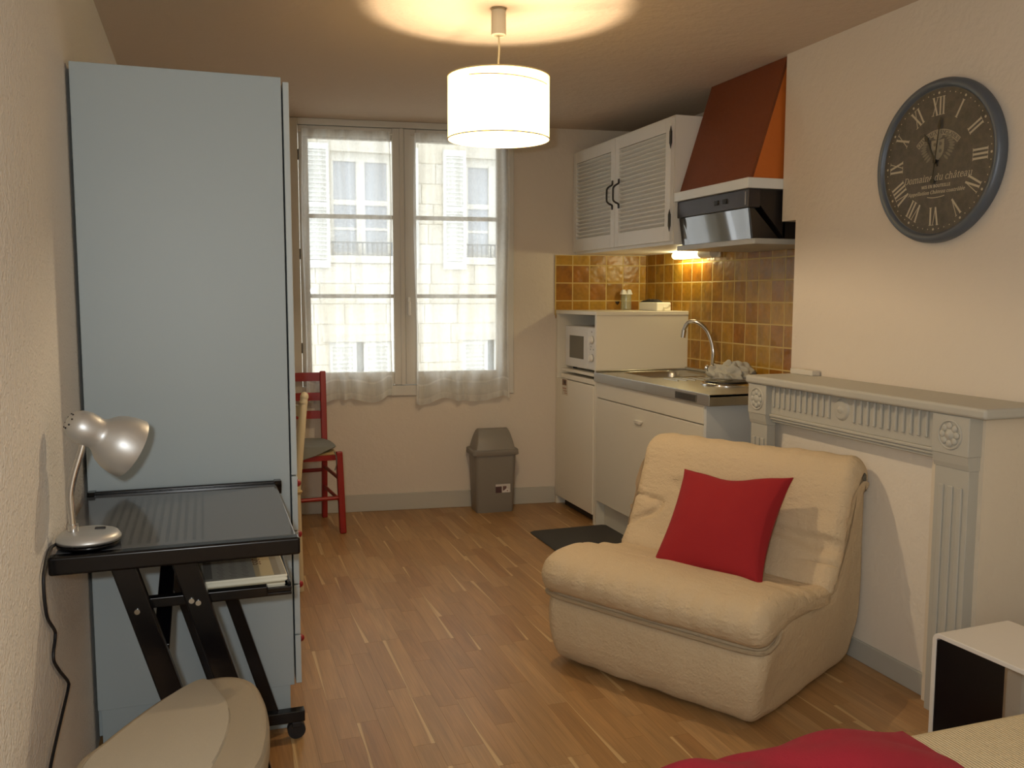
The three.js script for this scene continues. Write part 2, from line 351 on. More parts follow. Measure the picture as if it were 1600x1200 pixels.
// ---------------------------------------------------------------- the building across the street
{
  const t = thing('facade_building', 'pale stone building across the street seen through the curtained window', 'building', [0, 0, -9.5]);
  const stoneTex = dataTex(128, 128, (u, v) => { const f = 0.95 + 0.06 * n16(u, v) + 0.03 * n64(u, v); return [232 * f, 228 * f, 216 * f]; }, true, 0.8, 0.8);
  const stone = [0, 1, 2].map((k) => M(['#ffffff', '#f8f6f1', '#fbf8f0'][k], 0.9, { map: stoneTex }));
  const joint = M('#e0dccf', 0.95), shut = M('#eef0ec', 0.6), trimM = M('#e9e8e0', 0.6), glassD = M('#b3bac3', 0.2), iron = M('#70767a', 0.6);
  const P = 2.25, up = [], low = [];
  for (let k = -2; k <= 3; k++) { up.push([-0.69 + k * P, 0.3 + k * P, 1.95, 3.6]); low.push([-0.76 + k * P, 0.26 + k * P, -1.15, 0.56]); }
  const holes = [...up, ...low];
  // wall core as pieces round the openings
  const core = [], ylev = [-6.5, -1.15, 0.56, 1.95, 3.6, 6.5];
  for (let r = 0; r < 5; r++) {
    const hs = r === 1 ? low : r === 3 ? up : [];
    let x = -6; for (const h of hs) { core.push(bx(x, h[0], ylev[r], ylev[r + 1], -0.5, 0)); x = h[1]; } core.push(bx(x, 9, ylev[r], ylev[r + 1], -0.5, 0));
  }
  core.push(bx(-6, 9, -6.5, 6.5, -1.2, -1.0));
  mesh('wall', core, joint, t);
  // ashlar blocks that show
  const bg = new RoundedBoxGeometry(1, 1, 1, 1, 0.012), cst = 0.3275;
  for (let r = 0; r < 21; r++) {
    const y0 = -2.1 + r * cst, y1 = y0 + cst; let x = -2.6 - rnd() * 0.4;
    while (x < 4.2) {
      const w = rr(0.45, 0.8), x1 = x + w, far = (Math.max(-1.5 - x1, x - 2.9, 0));
      let a = x, b = x1;
      for (const h of holes) if (y1 > h[2] + 0.01 && y0 < h[3] - 0.01) { if (a < h[1] && b > h[0]) { if (a >= h[0] && b <= h[1]) a = b; else if (a < h[0]) b = Math.min(b, h[0]); else a = Math.max(a, h[1]); } }
      if (b - a > 0.06 && far < 0.6) { const m = mesh('stone_block', bg, stone[Math.floor(rnd() * 3)], t); m.position.set((a + b) / 2, (y0 + y1) / 2, 0.005); m.scale.set(b - a - 0.012, cst - 0.012, 0.03); }
      x = x1;
    }
  }
  for (const h of up) {
    const [a, b, y0, y1] = h, w = mesh('window', [bx(a, a + 0.06, y0, y1, -0.2, -0.12), bx(b - 0.06, b, y0, y1, -0.2, -0.12), bx(a + 0.06, b - 0.06, y1 - 0.14, y1, -0.2, -0.121), bx(a + 0.06, b - 0.06, y0, y0 + 0.06, -0.2, -0.121), bx((a + b) / 2 - 0.07, (a + b) / 2 + 0.07, y0 + 0.01, y1 - 0.1, -0.19, -0.11), bx(a + 0.06, b - 0.06, y0 + 0.82, y0 + 0.90, -0.189, -0.13), bx(a + 0.06, b - 0.06, y0 + 0.42, y0 + 0.46, -0.189, -0.14)], trimM, t);
    mesh('pane', [bx(a + 0.04, b - 0.04, y0 + 0.03, y1 - 0.1, -0.17, -0.16)], glassD, w);
    mesh('sill', [bx(a - 0.1, b + 0.1, y0 - 0.12, y0, -0.2, 0.085, 0.01)], stone[0], w);
    const rail = []; for (let i = 0; i <= 12; i++) rail.push(bx(a + 0.02 + (b - a - 0.04) * i / 12 - 0.008, a + 0.02 + (b - a - 0.04) * i / 12 + 0.008, y0, y0 + 0.22, 0.02, 0.036)); rail.push(bx(a, b, y0 + 0.2, y0 + 0.225, 0.015, 0.04));
    mesh('railing', rail, iron, t);
    for (const [x0, x1] of [[a - 0.42, a - 0.03], [b + 0.03, b + 0.42]]) {
      const sh = mesh('shutter', [bx(x0, x0 + 0.05, y0 - 0.2, y1 + 0.1, 0.05, 0.09), bx(x1 - 0.05, x1, y0 - 0.2, y1 + 0.1, 0.05, 0.09), bx(x0 + 0.05, x1 - 0.05, y0 - 0.2, y0 - 0.08, 0.05, 0.089), bx(x0 + 0.05, x1 - 0.05, y1, y1 + 0.1, 0.05, 0.089), bx(x0 + 0.05, x1 - 0.05, y0 + 0.75, y0 + 0.83, 0.05, 0.089), bx(x0 + 0.05, x1 - 0.05, y0 - 0.08, y1, 0.051, 0.056)], shut, t);
      const sl = []; for (let y = y0 - 0.05; y < y1; y += 0.07) sl.push(bar([x0 + 0.05, y, 0.072], [x1 - 0.05, y, 0.072], 0.05, 0.012, 0, V(0, 0.7, 0.7)));
      mesh('louvres', sl, shut, sh);
    }
  }
  for (const h of low) {
    const [a, b, y0, y1] = h, mid = (a + b) / 2;
    mesh('pane', [bx(a, b, y0, y1, -0.17, -0.16)], M('#a9b4b8', 0.2), t);
    mesh('sill', [bx(a - 0.1, b + 0.1, y1, y1 + 0.1, -0.1, 0.06, 0.01)], stone[1], t, 'pale stone lintel');
    for (const [x0, x1] of [[a, mid - 0.06], [mid + 0.06, b]]) {
      const sh = mesh('shutter', [bx(x0, x0 + 0.06, y0, y1, -0.08, -0.03), bx(x1 - 0.06, x1, y0, y1, -0.08, -0.03), bx(x0 + 0.06, x1 - 0.06, y1 - 0.08, y1, -0.08, -0.031), bx(x0 + 0.06, x1 - 0.06, y0, y1 - 0.08, -0.079, -0.074)], shut, t);
      const sl = []; for (let y = y0 + 0.05; y < y1 - 0.08; y += 0.07) sl.push(bar([x0 + 0.05, y, -0.055], [x1 - 0.05, y, -0.055], 0.05, 0.012, 0, V(0, 0.7, 0.7)));
      mesh('louvres', sl, shut, sh);
    }
  }
  struct('street', [bx(-20, 20, -6.8, -6.5, -12, -0.8)], M('#8e8c88', 0.9));
}

// ---------------------------------------------------------------- wardrobe
{
  const t = thing('wardrobe', 'tall pale grey-white wardrobe by the left wall, its plain side facing the room', 'wardrobe');
  const wm = M('#a4b0b4', 0.46, { bumpMap: plasterBump, bumpScale: 0.0003 }), wd = M('#b6c0c2', 0.35);
  mesh('carcass', [bx(-2.995, -2.4490, 0.133, 1.926, 2.442, 2.462, 0.002), bx(-2.995, -2.4490, 0.133, 1.926, 1.5, 1.52, 0.002), bx(-2.995, -2.452, 1.904, 1.924, 1.52, 2.442), bx(-2.995, -2.975, 0.05, 1.904, 1.52, 2.442), bx(-2.97, -2.452, 0.76, 0.78, 1.52, 2.442), bx(-2.97, -2.452, 0.133, 0.15, 1.52, 2.442)], wm, t);
  mesh('plinth', [bx(-2.985, -2.462, 0, 0.133, 1.505, 2.461, 0.001)], wm, t);
  for (const [z0, z1] of [[1.502, 1.98], [1.983, 2.461]]) mesh('door', [bx(-2.4445, -2.4275, 0.778, 1.914, z0, z1, 0.002)], wd, t);
  const knobM = M('#8e1b20', 0.35);
  for (const [y0, y1, ky] of [[0.61, 0.774, 0.712], [0.446, 0.606, 0.545], [0.29, 0.442, 0.38], [0.136, 0.286, 0.2]]) {
    const d = mesh('drawer', [bx(-2.4445, -2.4275, y0, y1, 1.502, 2.461, 0.002)], wd, t);
    for (const kz of [1.72, 2.26]) mesh('knob', [rod([-2.4275, ky, kz], [-2.416, ky, kz], 0.006), clean(new THREE.SphereGeometry(0.012, 16, 12).translate(-2.409, ky, kz))], knobM, d, 'small red knob');
  }
}

// ---------------------------------------------------------------- tall kitchen unit with microwave
{
  const t = thing('tall_cabinet', 'cream kitchen cabinet beside the window wall holding the microwave above a plain fridge door', 'cabinet');
  const cm = M('#e4dcc9', 0.38);
  mesh('side_panel', [bx(-0.59, -0.007, 0, 1.2, 0.522, 0.545, 0.001)], cm, t);
  mesh('side_panel', [prism([[-0.59, -0.066], [-0.59, -0.045], [-0.008, 0.024], [-0.008, 0.003]].map(([x, z]) => [x, -z]).reverse(), 0, 1.2).rotateX(-Math.PI / 2)], cm, t);
  mesh('top_board', [prism([[-0.592, -0.067], [-0.592, 0.549], [-0.008, 0.549], [-0.008, 0.003]].map(([x, z]) => [x, -z]).reverse(), 1.2, 1.222, 0.002).rotateX(-Math.PI / 2)], cm, t);
  mesh('shelf', [bx(-0.588, -0.02, 0.852, 0.868, 0.026, 0.522)], cm, t);
  mesh('shelf', [bx(-0.59, -0.02, 0.806, 0.834, 0.026, 0.522)], cm, t);
  mesh('back_panel', [bx(-0.022, -0.012, 0.1, 1.2, 0.02, 0.522)], cm, t);
  const door = mesh('fridge_door', [bx(-0.595, -0.572, 0.055, 0.80, -0.042, 0.520, 0.003)], cm, t);
  mesh('plinth', [bx(-0.55, -0.53, 0, 0.055, 0.005, 0.522)], M('#3a2c1c', 0.8), t);
  const st = canvasTex(96, 128, (x, w, h) => { x.fillStyle = '#cfc4ae'; x.fillRect(0, 0, w, h); x.fillStyle = '#7a5a44'; x.fillRect(4, 6, 70, 46); x.fillStyle = '#3c342c'; x.beginPath(); x.arc(44, 28, 14, 0, 7); x.fill(); x.fillStyle = '#b08a72'; x.fillRect(10, 70, 60, 12); x.fillRect(22, 90, 58, 10); x.fillRect(40, 108, 44, 8); });
  const sg = new THREE.PlaneGeometry(0.09, 0.1); sg.rotateY(-Math.PI / 2); sg.translate(-0.5957, 0.755, 0.10);
  mesh('sticker', clean(sg), M('#ffffff', 0.7, { map: st }), door, 'small worn sticker');
}
{
  const t = thing('microwave', 'white microwave oven with two dials inside the tall kitchen cabinet', 'microwave', [0, 0.868, 0]);
  const wm = M('#d8d4cc', 0.4);
  mesh('body', [bx(-0.55, -0.16, 0.014, 0.262, 0.045, 0.505, 0.006)], wm, t);
  const door = mesh('door', [bx(-0.572, -0.551, 0.016, 0.26, 0.047, 0.385, 0.005)], wm, t);
  mesh('door_window', [bx(-0.5735, -0.571, 0.07, 0.205, 0.115, 0.325, 0.001)], M('#5b584c', 0.2), door);
  const pan = mesh('control_panel', [bx(-0.572, -0.551, 0.016, 0.26, 0.388, 0.503, 0.005)], wm, t);
  for (const y of [0.19, 0.085]) mesh('dial', [lathe([[0, 0], [0.024, 0], [0.022, 0.006], [0.018, 0.016], [0, 0.017]], 28).rotateZ(Math.PI / 2).translate(-0.572, y, 0.445), bx(-0.594, -0.586, y - 0.018, y + 0.018, 0.442, 0.448)], M('#e2ded4', 0.35), pan);
  for (const [z, y] of [[0.425, 0.135], [0.465, 0.135], [0.43, 0.15], [0.44, 0.235]]) mesh('mark', [bx(-0.5728, -0.5715, y - 0.004, y + 0.004, z - 0.004, z + 0.004)], M('#6b675c', 0.6), pan);
  for (const [x, z] of [[-0.52, 0.08], [-0.52, 0.47], [-0.2, 0.08], [-0.2, 0.47]]) mesh('foot', [rod([x, 0, z], [x, 0.015, z], 0.014)], blackMatt, t);
}
// things on top of the tall unit
{
  const j = thing('jar', 'clear glass jar with two white peaked stoppers on the cabinet top', 'jar', [-0.16, 1.222, 0.04]);
  mesh('glass', [lathe([[0.0, 0.001], [0.031, 0.001], [0.033, 0.006], [0.033, 0.095], [0.031, 0.097]], 32)], M('#c9cfb0', 0.08, { transparent: true, opacity: 0.35, side: THREE.DoubleSide }), j);
  for (const z of [-0.019, 0.019]) mesh('stopper', [loft([rrect(0.036, 0.04, 0.006, 0.097), rrect(0.035, 0.038, 0.006, 0.101), rrect(0.022, 0.024, 0.006, 0.124), rrect(0.018, 0.018, 0.006, 0.127)]).translate(z, 0, 0)], M('#f2efe4', 0.5), j);
  const c = thing('cup', 'small dark round cup lying beside the glass jar on the cabinet top', 'cup', [-0.19, 1.222, -0.085 + 0.04]);
  mesh('bowl', [lathe([[0, 0], [0.014, 0], [0.018, 0.006], [0.012, 0.016], [0.03, 0.03], [0.034, 0.052], [0.031, 0.053], [0.026, 0.034], [0, 0.022]], 28)], M('#2c2018', 0.15), c);
  const b = thing('small_box', 'small white box with a handle, at the right of the cabinet top', 'box', [-0.13, 1.222, 0.37], 0.1);
  mesh('body', [bx(-0.05, 0.05, 0, 0.05, -0.1, 0.09, 0.006)], M('#e9e4d2', 0.5), b);
  mesh('handle', [tube([[0, 0.02, 0.09], [0, 0.018, 0.115], [0, 0.022, 0.135], [0, 0.032, 0.15]], 0.006, 20)], M('#efe8d2', 0.5), b);
  const p = thing('kitchen_glove', 'crumpled black cloth lying on the small white box', 'cloth', [-0.13, 1.272, 0.345], 0.1);
  const g = new THREE.SphereGeometry(1, 30, 16, 0, 6.2832, 0, 1.5708); { const q = g.attributes.position; for (let i = 0; i < q.count; i++) { const x = q.getX(i), y = q.getY(i), z = q.getZ(i); q.setXYZ(i, x * 0.035 * (1 + 0.3 * N3(z * 3, 1, 2)), Math.max(0, y) * (0.018 + 0.01 * N3(x * 4, z * 4, 5)), z * 0.085 - 0.005 + (z < -0.8 ? -0.03 : 0)); } g.computeVertexNormals(); }
  mesh('fabric', [g], M('#1c1712', 0.8), p);
}

// ---------------------------------------------------------------- sink unit
{
  const t = thing('sink_cabinet', 'low cream kitchen cupboard under the steel sink top', 'cabinet');
  const cm = M('#d9d2c0', 0.4), sideM = M('#cfd2d0', 0.4);
  mesh('carcass', [bx(-0.572, -0.01, 0.147, 0.828, 0.566, 1.70), bx(-0.59, -0.02, 0, 0.828, 0.548, 0.566, 0.001), bx(-0.54, -0.52, 0, 0.147, 0.566, 1.70)], cm, t);
  mesh('side_panel', [bx(-0.588, -0.02, 0, 0.828, 1.70, 1.72, 0.001)], sideM, t, 'bluish white end panel');
  mesh('top_rail', [bx(-0.592, -0.572, 0.742, 0.828, 0.568, 1.70, 0.002)], cm, t);
  const d = mesh('door', [bx(-0.592, -0.572, 0.150, 0.736, 0.568, 1.70, 0.002)], cm, t);
  mesh('handle', [loft([rrect(0.012, 0.055, 0.005, 0), rrect(0.02, 0.075, 0.008, 0.012), rrect(0.02, 0.08, 0.008, 0.018)]).translate(-0.598, 0.658, 1.085)], M('#efe9da', 0.35), d);
}
{
  const t = thing('kitchen_counter', 'stainless steel counter with a sunk basin and drainer, left of the fireplace', 'countertop');
  const Z0 = 0.552, Z1 = 1.77, Yt = 0.882;
  // top sheet with a basin hole: outline in (z, x)
  const s = new THREE.Shape([[Z0, -0.605], [Z1, -0.605], [Z1, -0.008], [Z0, -0.008]].map((p) => new THREE.Vector2(...p)));
  const hole = (w, d, cz, cx, r) => rrect(w, d, r, 0, 6, cz, cx).map((p) => new THREE.Vector2(p[0], p[2]));
  const bw = 0.36, bd = 0.34, cz = 0.80, cxb = -0.30;
  s.holes.push(new THREE.Path(hole(bw, bd, cz, cxb, 0.06)));
  const sheet = new THREE.ExtrudeGeometry(s, { depth: 0.012, bevelEnabled: false, curveSegments: 6 });
  sheet.applyMatrix4(new THREE.Matrix4().set(0, 1, 0, 0, 0, 0, 1, Yt - 0.012, 1, 0, 0, 0, 0, 0, 0, 1));
  mesh('sheet', [metreUV(clean(sheet)), bx(-0.607, -0.6, 0.83, Yt, Z0, Z1, 0.003), bx(-0.607, -0.008, 0.83, Yt, Z1 - 0.006, Z1, 0.003), bx(-0.6, -0.012, 0.83, 0.836, Z0, Z1 - 0.006)], steel, t);
  const R = (w, d, r, y) => rrect(w, d, r, y, 6, cxb, cz);
  const basin = [R(bd + 0.012, bw + 0.012, 0.065, Yt), R(bd + 0.006, bw + 0.006, 0.063, Yt + 0.003), R(bd, bw, 0.06, Yt), R(bd - 0.01, bw - 0.01, 0.058, Yt - 0.02), R(bd - 0.03, bw - 0.03, 0.055, Yt - 0.13), R(bd - 0.07, bw - 0.07, 0.04, Yt - 0.15), R(0.05, 0.05, 0.024, Yt - 0.152)];
  mesh('basin', [loft(basin, false)], steel, t);
  mesh('drain', [lathe([[0, 0.004], [0.03, 0.004], [0.034, 0]], 24).translate(cxb, Yt - 0.153, cz)], chrome, t);
  const rim = []; // raised upstand along the wall and at the tall unit
  rim.push(bx(-0.03, -0.008, Yt, Yt + 0.016, Z0, Z1, 0.005), bx(-0.6, -0.03, Yt, Yt + 0.010, Z0, Z0 + 0.014, 0.004));
  mesh('upstand', rim, steel, t);
  const ribs = []; for (let i = 0; i < 7; i++) ribs.push(rod([-0.12 - i * 0.05, Yt + 0.0005, 1.02], [-0.12 - i * 0.05, Yt + 0.0005, 1.17], 0.003, 0.003, 8));
  mesh('drainer_ribs', ribs, steel, t);
  const gr = [bx(-0.6095, -0.607, 0.836, 0.87, 1.475, 1.665, 0.001)]; mesh('vent_plate', gr, M('#6d675c', 0.5, { metalness: 0.6 }), t);
  const sl = []; for (let i = 0; i < 16; i++) sl.push(bx(-0.6105, -0.609, 0.84, 0.866, 1.482 + i * 0.0112, 1.4865 + i * 0.0112)); mesh('vent_slots', sl, blackMatt, t);
}
{
  const t = thing('hotplate', 'round black electric hotplate with steel rim set on the counter beside the mantelpiece', 'hotplate', [-0.29, 0.882, 1.41]);
  mesh('rim', [lathe([[0.125, 0], [0.127, 0.006], [0.118, 0.012], [0.105, 0.013], [0.103, 0.004]], 48)], chrome, t);
  mesh('plate', [lathe([[0, 0.024], [0.03, 0.024], [0.034, 0.021], [0.094, 0.021], [0.1, 0.018], [0.1, 0.0]], 48)], M('#191512', 0.35, { metalness: 0.4 }), t);
}
{
  const t = thing('faucet', 'chrome swan-neck tap at the back of the sink', 'tap', [-0.075, 0.883, 0.93]);
  mesh('base', [lathe([[0, 0], [0.026, 0], [0.026, 0.006], [0.02, 0.014], [0.018, 0.05], [0.014, 0.056], [0, 0.058]], 28)], chrome, t);
  mesh('spout', [tube([[0, 0.05, 0], [0, 0.12, 0.004], [-0.006, 0.18, -0.006], [-0.026, 0.245, -0.028], [-0.062, 0.285, -0.066], [-0.094, 0.285, -0.098], [-0.112, 0.25, -0.114], [-0.115, 0.232, -0.117]], 0.011, 80, 14)], chrome, t);
  mesh('aerator', [rod([-0.114, 0.242, -0.116], [-0.118, 0.20, -0.119], 0.014)], chrome, t);
  for (const z of [-0.045, 0.045]) mesh('valve_knob', [rod([0, 0.035, 0], [-0.004, 0.036, z * 0.7], 0.009), lathe([[0, 0], [0.016, 0.002], [0.018, 0.012], [0.014, 0.024], [0, 0.027]], 20).rotateX(Math.PI / 2 * Math.sign(z)).translate(-0.004, 0.036, z * 0.7)], chrome, t);
}
{
  const t = thing('dish_cloth', 'crumpled pale grey dishcloth heaped on the counter behind the hotplate', 'cloth', [-0.105, 0.883, 1.165]);
  const g = new THREE.SphereGeometry(1, 90, 50), q = g.attributes.position;
  for (let i = 0; i < q.count; i++) {
    const x = q.getX(i), y = q.getY(i), z = q.getZ(i), a = Math.atan2(z, x);
    const ridge = 1 - Math.abs(N3(x * 1.9 + 3, y * 1.9, z * 1.9)) * 1.7 + 0.16 * N3(x * 4, y * 4, z * 4 + 7);
    const rr0 = (0.72 + 0.42 * ridge) * (1 + 0.16 * Math.sin(a * 3 + 1));
    q.setXYZ(i, x * 0.085 * rr0, Math.max(0.001, y * 0.075 * rr0 * (0.75 + 0.35 * N3(x * 3, 4, z * 3)) + 0.02), z * 0.15 * rr0);
  }
  g.computeVertexNormals();
  mesh('fabric', [mergeVertices(g)], M('#b4b1a6', 0.95), t);
}
// ---------------------------------------------------------------- wall cupboard with louvred doors
{
  const t = thing('wall_cupboard', 'white wall cupboard with two louvred doors, mounted between window wall and hood', 'cabinet');
  const cm = M('#e8e5dd', 0.45), iron = M('#1a1614', 0.5);
  mesh('carcass', [prism([[-0.468, 0.052], [-0.468, -1.182], [-0.010, -1.182], [-0.010, -0.008]].map(([x, y]) => [x, y]).reverse(), 1.5635, 2.19, 0.002).rotateX(-Math.PI / 2)], cm, t);
  for (const [z0, z1, hz] of [[-0.04, 0.546, 0.508], [0.552, 1.176, 0.590]]) {
    const y0 = 1.580, y1 = 2.178, a = z0 + 0.045, b = z1 - 0.052, lo = 1.655, hi = 2.112;
    const d = mesh('door', [bx(-0.49, -0.469, y0, y1, z0, a, 0.002), bx(-0.49, -0.469, y0, y1, b, z1, 0.002), bx(-0.49, -0.469, y0, lo, a, b, 0.002), bx(-0.49, -0.469, hi, y1, a, b, 0.002), bx(-0.4715, -0.4695, lo, hi, a, b)], cm, t);
    const n = 20, pitch = (hi - lo) / n; const sg = bar([0, 0, a], [0, 0, b], 0.024, 0.006, 0.002, V(0.52, 0.85, 0)); const sgc = sg;
    for (let i = 0; i < n; i++) { const m = mesh('slat', sgc, cm, d); m.position.set(-0.4795, lo + (i + 0.5) * pitch, 0); }
    mesh('handle', [tube([[-0.491, 1.935, hz + 0.012], [-0.495, 1.925, hz + 0.012], [-0.508, 1.915, hz], [-0.516, 1.9, hz - 0.008], [-0.516, 1.84, hz - 0.008], [-0.508, 1.825, hz], [-0.495, 1.815, hz + 0.012], [-0.491, 1.805, hz + 0.012]], 0.0055, 50, 8, 0.3), bx(-0.494, -0.49, 1.925, 1.95, hz + 0.004, hz + 0.02), bx(-0.494, -0.49, 1.79, 1.815, hz + 0.004, hz + 0.02)], iron, d, 'black wrought iron handle');
  }
  for (const y of [1.68, 2.08]) mesh('hinge', [rod([-0.494, y - 0.03, 1.181], [-0.494, y + 0.03, 1.181], 0.007, 0.007, 12), rod([-0.494, y + 0.03, 1.181], [-0.494, y + 0.055, 1.181], 0.006, 0.001, 10), rod([-0.494, y - 0.03, 1.181], [-0.494, y - 0.055, 1.181], 0.006, 0.001, 10)], iron, t, 'black pointed hinge');
}
// ---------------------------------------------------------------- cooker hood
{
  const t = thing('cooker_hood', 'terracotta chimney cooker hood with dark extractor below, left of the chimney wall', 'cooker hood');
  const z0 = 1.205, z1 = 1.808;
  const pr = (o, a, b) => prism(o.map(([x, y]) => [x, y]), a, b);
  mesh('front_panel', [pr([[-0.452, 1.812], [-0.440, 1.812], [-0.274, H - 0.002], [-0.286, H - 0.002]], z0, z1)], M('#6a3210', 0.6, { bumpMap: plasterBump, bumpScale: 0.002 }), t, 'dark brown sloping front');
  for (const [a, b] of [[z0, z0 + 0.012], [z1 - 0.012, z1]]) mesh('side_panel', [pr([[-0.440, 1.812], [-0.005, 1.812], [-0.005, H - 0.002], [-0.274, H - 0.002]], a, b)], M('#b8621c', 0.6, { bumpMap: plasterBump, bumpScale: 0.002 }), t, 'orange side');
  mesh('ledge', [bx(-0.476, -0.015, 1.768, 1.812, z0 - 0.02, z1 + 0.016, 0.003)], whiteCool, t, 'white ledge');
  mesh('fascia', [bx(-0.462, -0.40, 1.688, 1.767, z0 - 0.005, z1, 0.005)], M('#3a3638', 0.4, { metalness: 0.5 }), t, 'brushed grey switch strip');
  mesh('housing', [bx(-0.28, -0.015, 1.56, 1.767, z0, z1 - 0.004), prism([[-0.40, 1.767], [-0.40, 1.70], [-0.27, 1.56], [-0.27, 1.767]], z1 - 0.014, z1 - 0.004), prism([[-0.40, 1.767], [-0.40, 1.70], [-0.27, 1.56], [-0.27, 1.767]], z0, z0 + 0.01)], M('#17110f', 0.5), t);
  for (const [back, a, b] of [[-0.36, z0, z0 + 0.03], [-0.30, z1 - 0.012, z1 - 0.002]]) mesh('visor_cheek', [prism([[-0.452, 1.686], [-0.43, 1.686], [back, 1.556], [-0.432, 1.556]], a, b)], M('#1e1a18', 0.4), t);
  mesh('visor', [prism([[-0.453, 1.686], [-0.447, 1.686], [-0.429, 1.556], [-0.435, 1.556]], z0 + 0.03, z1 - 0.012)], M('#5c6163', 0.06, { clearcoat: 1, clearcoatRoughness: 0.03 }), t, 'smoked glass visor');
  mesh('tray', [bx(-0.445, -0.02, 1.532, 1.556, z0 - 0.03, z1 + 0.03, 0.003)], M('#a3a29c', 0.4), t, 'light grey bottom tray');
  for (const z of [1.545, 1.615]) mesh('switch', [bx(-0.468, -0.461, 1.718, 1.738, z, z + 0.03, 0.002)], blackMatt, t);
  mesh('badge', [bx(-0.4635, -0.461, 1.70, 1.755, 1.785, 1.792)], M('#9a938a', 0.4), t);
}
// ---------------------------------------------------------------- tube lamp on the tiles
{
  const t = thing('wall_lamp', 'small glowing tube lamp on the tiles under the wall cupboard', 'lamp', [0, 1.543, 0]);
  const glow = new THREE.MeshStandardMaterial({ color: '#fff2c8', emissive: new THREE.Color(1.0, 0.80, 0.42), emissiveIntensity: 22, roughness: 0.4 });
  mesh('backplate', [bx(-0.018, -0.007, -0.022, 0.022, 0.44, 0.88, 0.004)], white, t);
  const cap = new THREE.CapsuleGeometry(0.021, 0.27, 8, 20); cap.rotateX(Math.PI / 2); cap.translate(-0.05, 0, 0.59);
  mesh('tube', [clean(cap)], glow, t, 'glowing tube');
  mesh('socket', [rod([-0.05, 0, 0.745], [-0.05, 0, 0.87], 0.024, 0.024, 24), bx(-0.05, -0.01, -0.018, 0.018, 0.76, 0.86, 0.004)], M('#d5cfc2', 0.4), t, 'grey-white socket end');
  for (const z of [0.52, 0.67]) { const l = new THREE.PointLight(new THREE.Color(1, 0.88, 0.5), KITCHEN); l.position.set(-0.05, 0, z); l.castShadow = true; t.add(l); }
}
// ---------------------------------------------------------------- fireplace
{
  const t = thing('fireplace', 'grey painted fireplace surround with fluted pilasters and a walled-up opening, under the clock', 'fireplace');
  const gp = mantelPaint;
  mesh('surround_wall', [bx(-0.50, -0.301, 0, 0.953, 1.957, 2.06), bx(-0.50, -0.301, 0, 0.953, 2.93, 3.128), bx(-0.49, -0.301, 0.80, 0.953, 2.06, 2.93)], M('#d9ccb6', 0.85, { bumpMap: plasterBump, bumpScale: 0.003 }), t);
  mesh('infill_panel', [bx(-0.47, -0.301, 0, 0.82, 2.05, 2.95)], M('#e2d8c8', 0.85, { bumpMap: plasterBump, bumpScale: 0.003 }), t, 'cream plastered panel closing the opening');
  mesh('baseboard', [bx(-0.482, -0.4702, 0, 0.075, 2.075, 2.965, 0.003)], gp, t);
  mesh('mantel_shelf', [bx(-0.562, -0.302, 0.953, 0.986, 1.97, 3.182, 0.011)], gp, t);
  const lint = mesh('lintel', [bx(-0.525, -0.489, 0.838, 0.953, 2.085, 2.985, 0.002), bx(-0.533, -0.489, 0.826, 0.838, 2.085, 2.985, 0.004), bx(-0.528, -0.489, 0.815, 0.826, 2.085, 2.985, 0.004), bx(-0.52, -0.489, 0.804, 0.815, 2.085, 2.985, 0.004)], gp, t);
  for (let i = 0; i < 26; i++) { if (i === 11 || i === 12 || i === 13) continue; const z = 2.125 + i * 0.0335; mesh('flute', [bx(-0.5335, -0.524, 0.866, 0.951, z - 0.006, z + 0.006, 0.004)], gp, lint); }
  mesh('rosette', [lathe([[0, 0.012], [0.012, 0.011], [0.016, 0.005], [0.03, 0.009], [0.036, 0.004], [0.04, 0]], 24).rotateZ(Math.PI / 2).translate(-0.525, 0.905, 2.527)], gp, lint);
  for (const [a, b] of [[1.982, 2.105], [2.975, 3.118]]) {
    const p = mesh('pilaster', [bx(-0.538, -0.499, 0, 0.79, a + 0.006, b - 0.006, 0.002)], gp, t), w = b - a;
    mesh('corner_block', [bx(-0.552, -0.499, 0.832, 0.953, a, b, 0.003)], gp, p);
    mesh('capital', [prism([[-0.499, 0.79], [-0.54, 0.79], [-0.545, 0.805], [-0.55, 0.832], [-0.499, 0.832]], a + 0.003, b - 0.003)], gp, p);
    const c = (a + b) / 2;
    for (const k of [-1, 0, 1]) mesh('flute', [bx(-0.5435, -0.537, 0.10, 0.735, c + k * w * 0.25 - 0.010, c + k * w * 0.25 + 0.010, 0.005)], gp, p);
    const ros = [lathe([[0.0, 0.010], [0.010, 0.009], [0.014, 0.003], [0.02, 0.003]], 20)];
    for (let i = 0; i < 8; i++) { const e = new THREE.SphereGeometry(0.011, 12, 8); e.scale(1, 0.5, 1); e.translate(0.027 * Math.cos(i * Math.PI / 4), 0.002, 0.027 * Math.sin(i * Math.PI / 4)); ros.push(clean(e)); }
    ros.push(clean(new THREE.TorusGeometry(0.043, 0.004, 8, 36).rotateX(Math.PI / 2)));
    mesh('rosette', [mg(ros).rotateZ(Math.PI / 2).translate(-0.552, 0.893, c)], gp, p);
  }
  const s = thing('batten', 'short flat white strip lying at the far left end of the mantel shelf', 'strip', [0, 0.986, 0]);
  mesh('strip', [bx(-0.345, -0.305, 0, 0.022, 1.84 + 0.135, 2.12, 0.003)], M('#cfc8ba', 0.6), s);
}
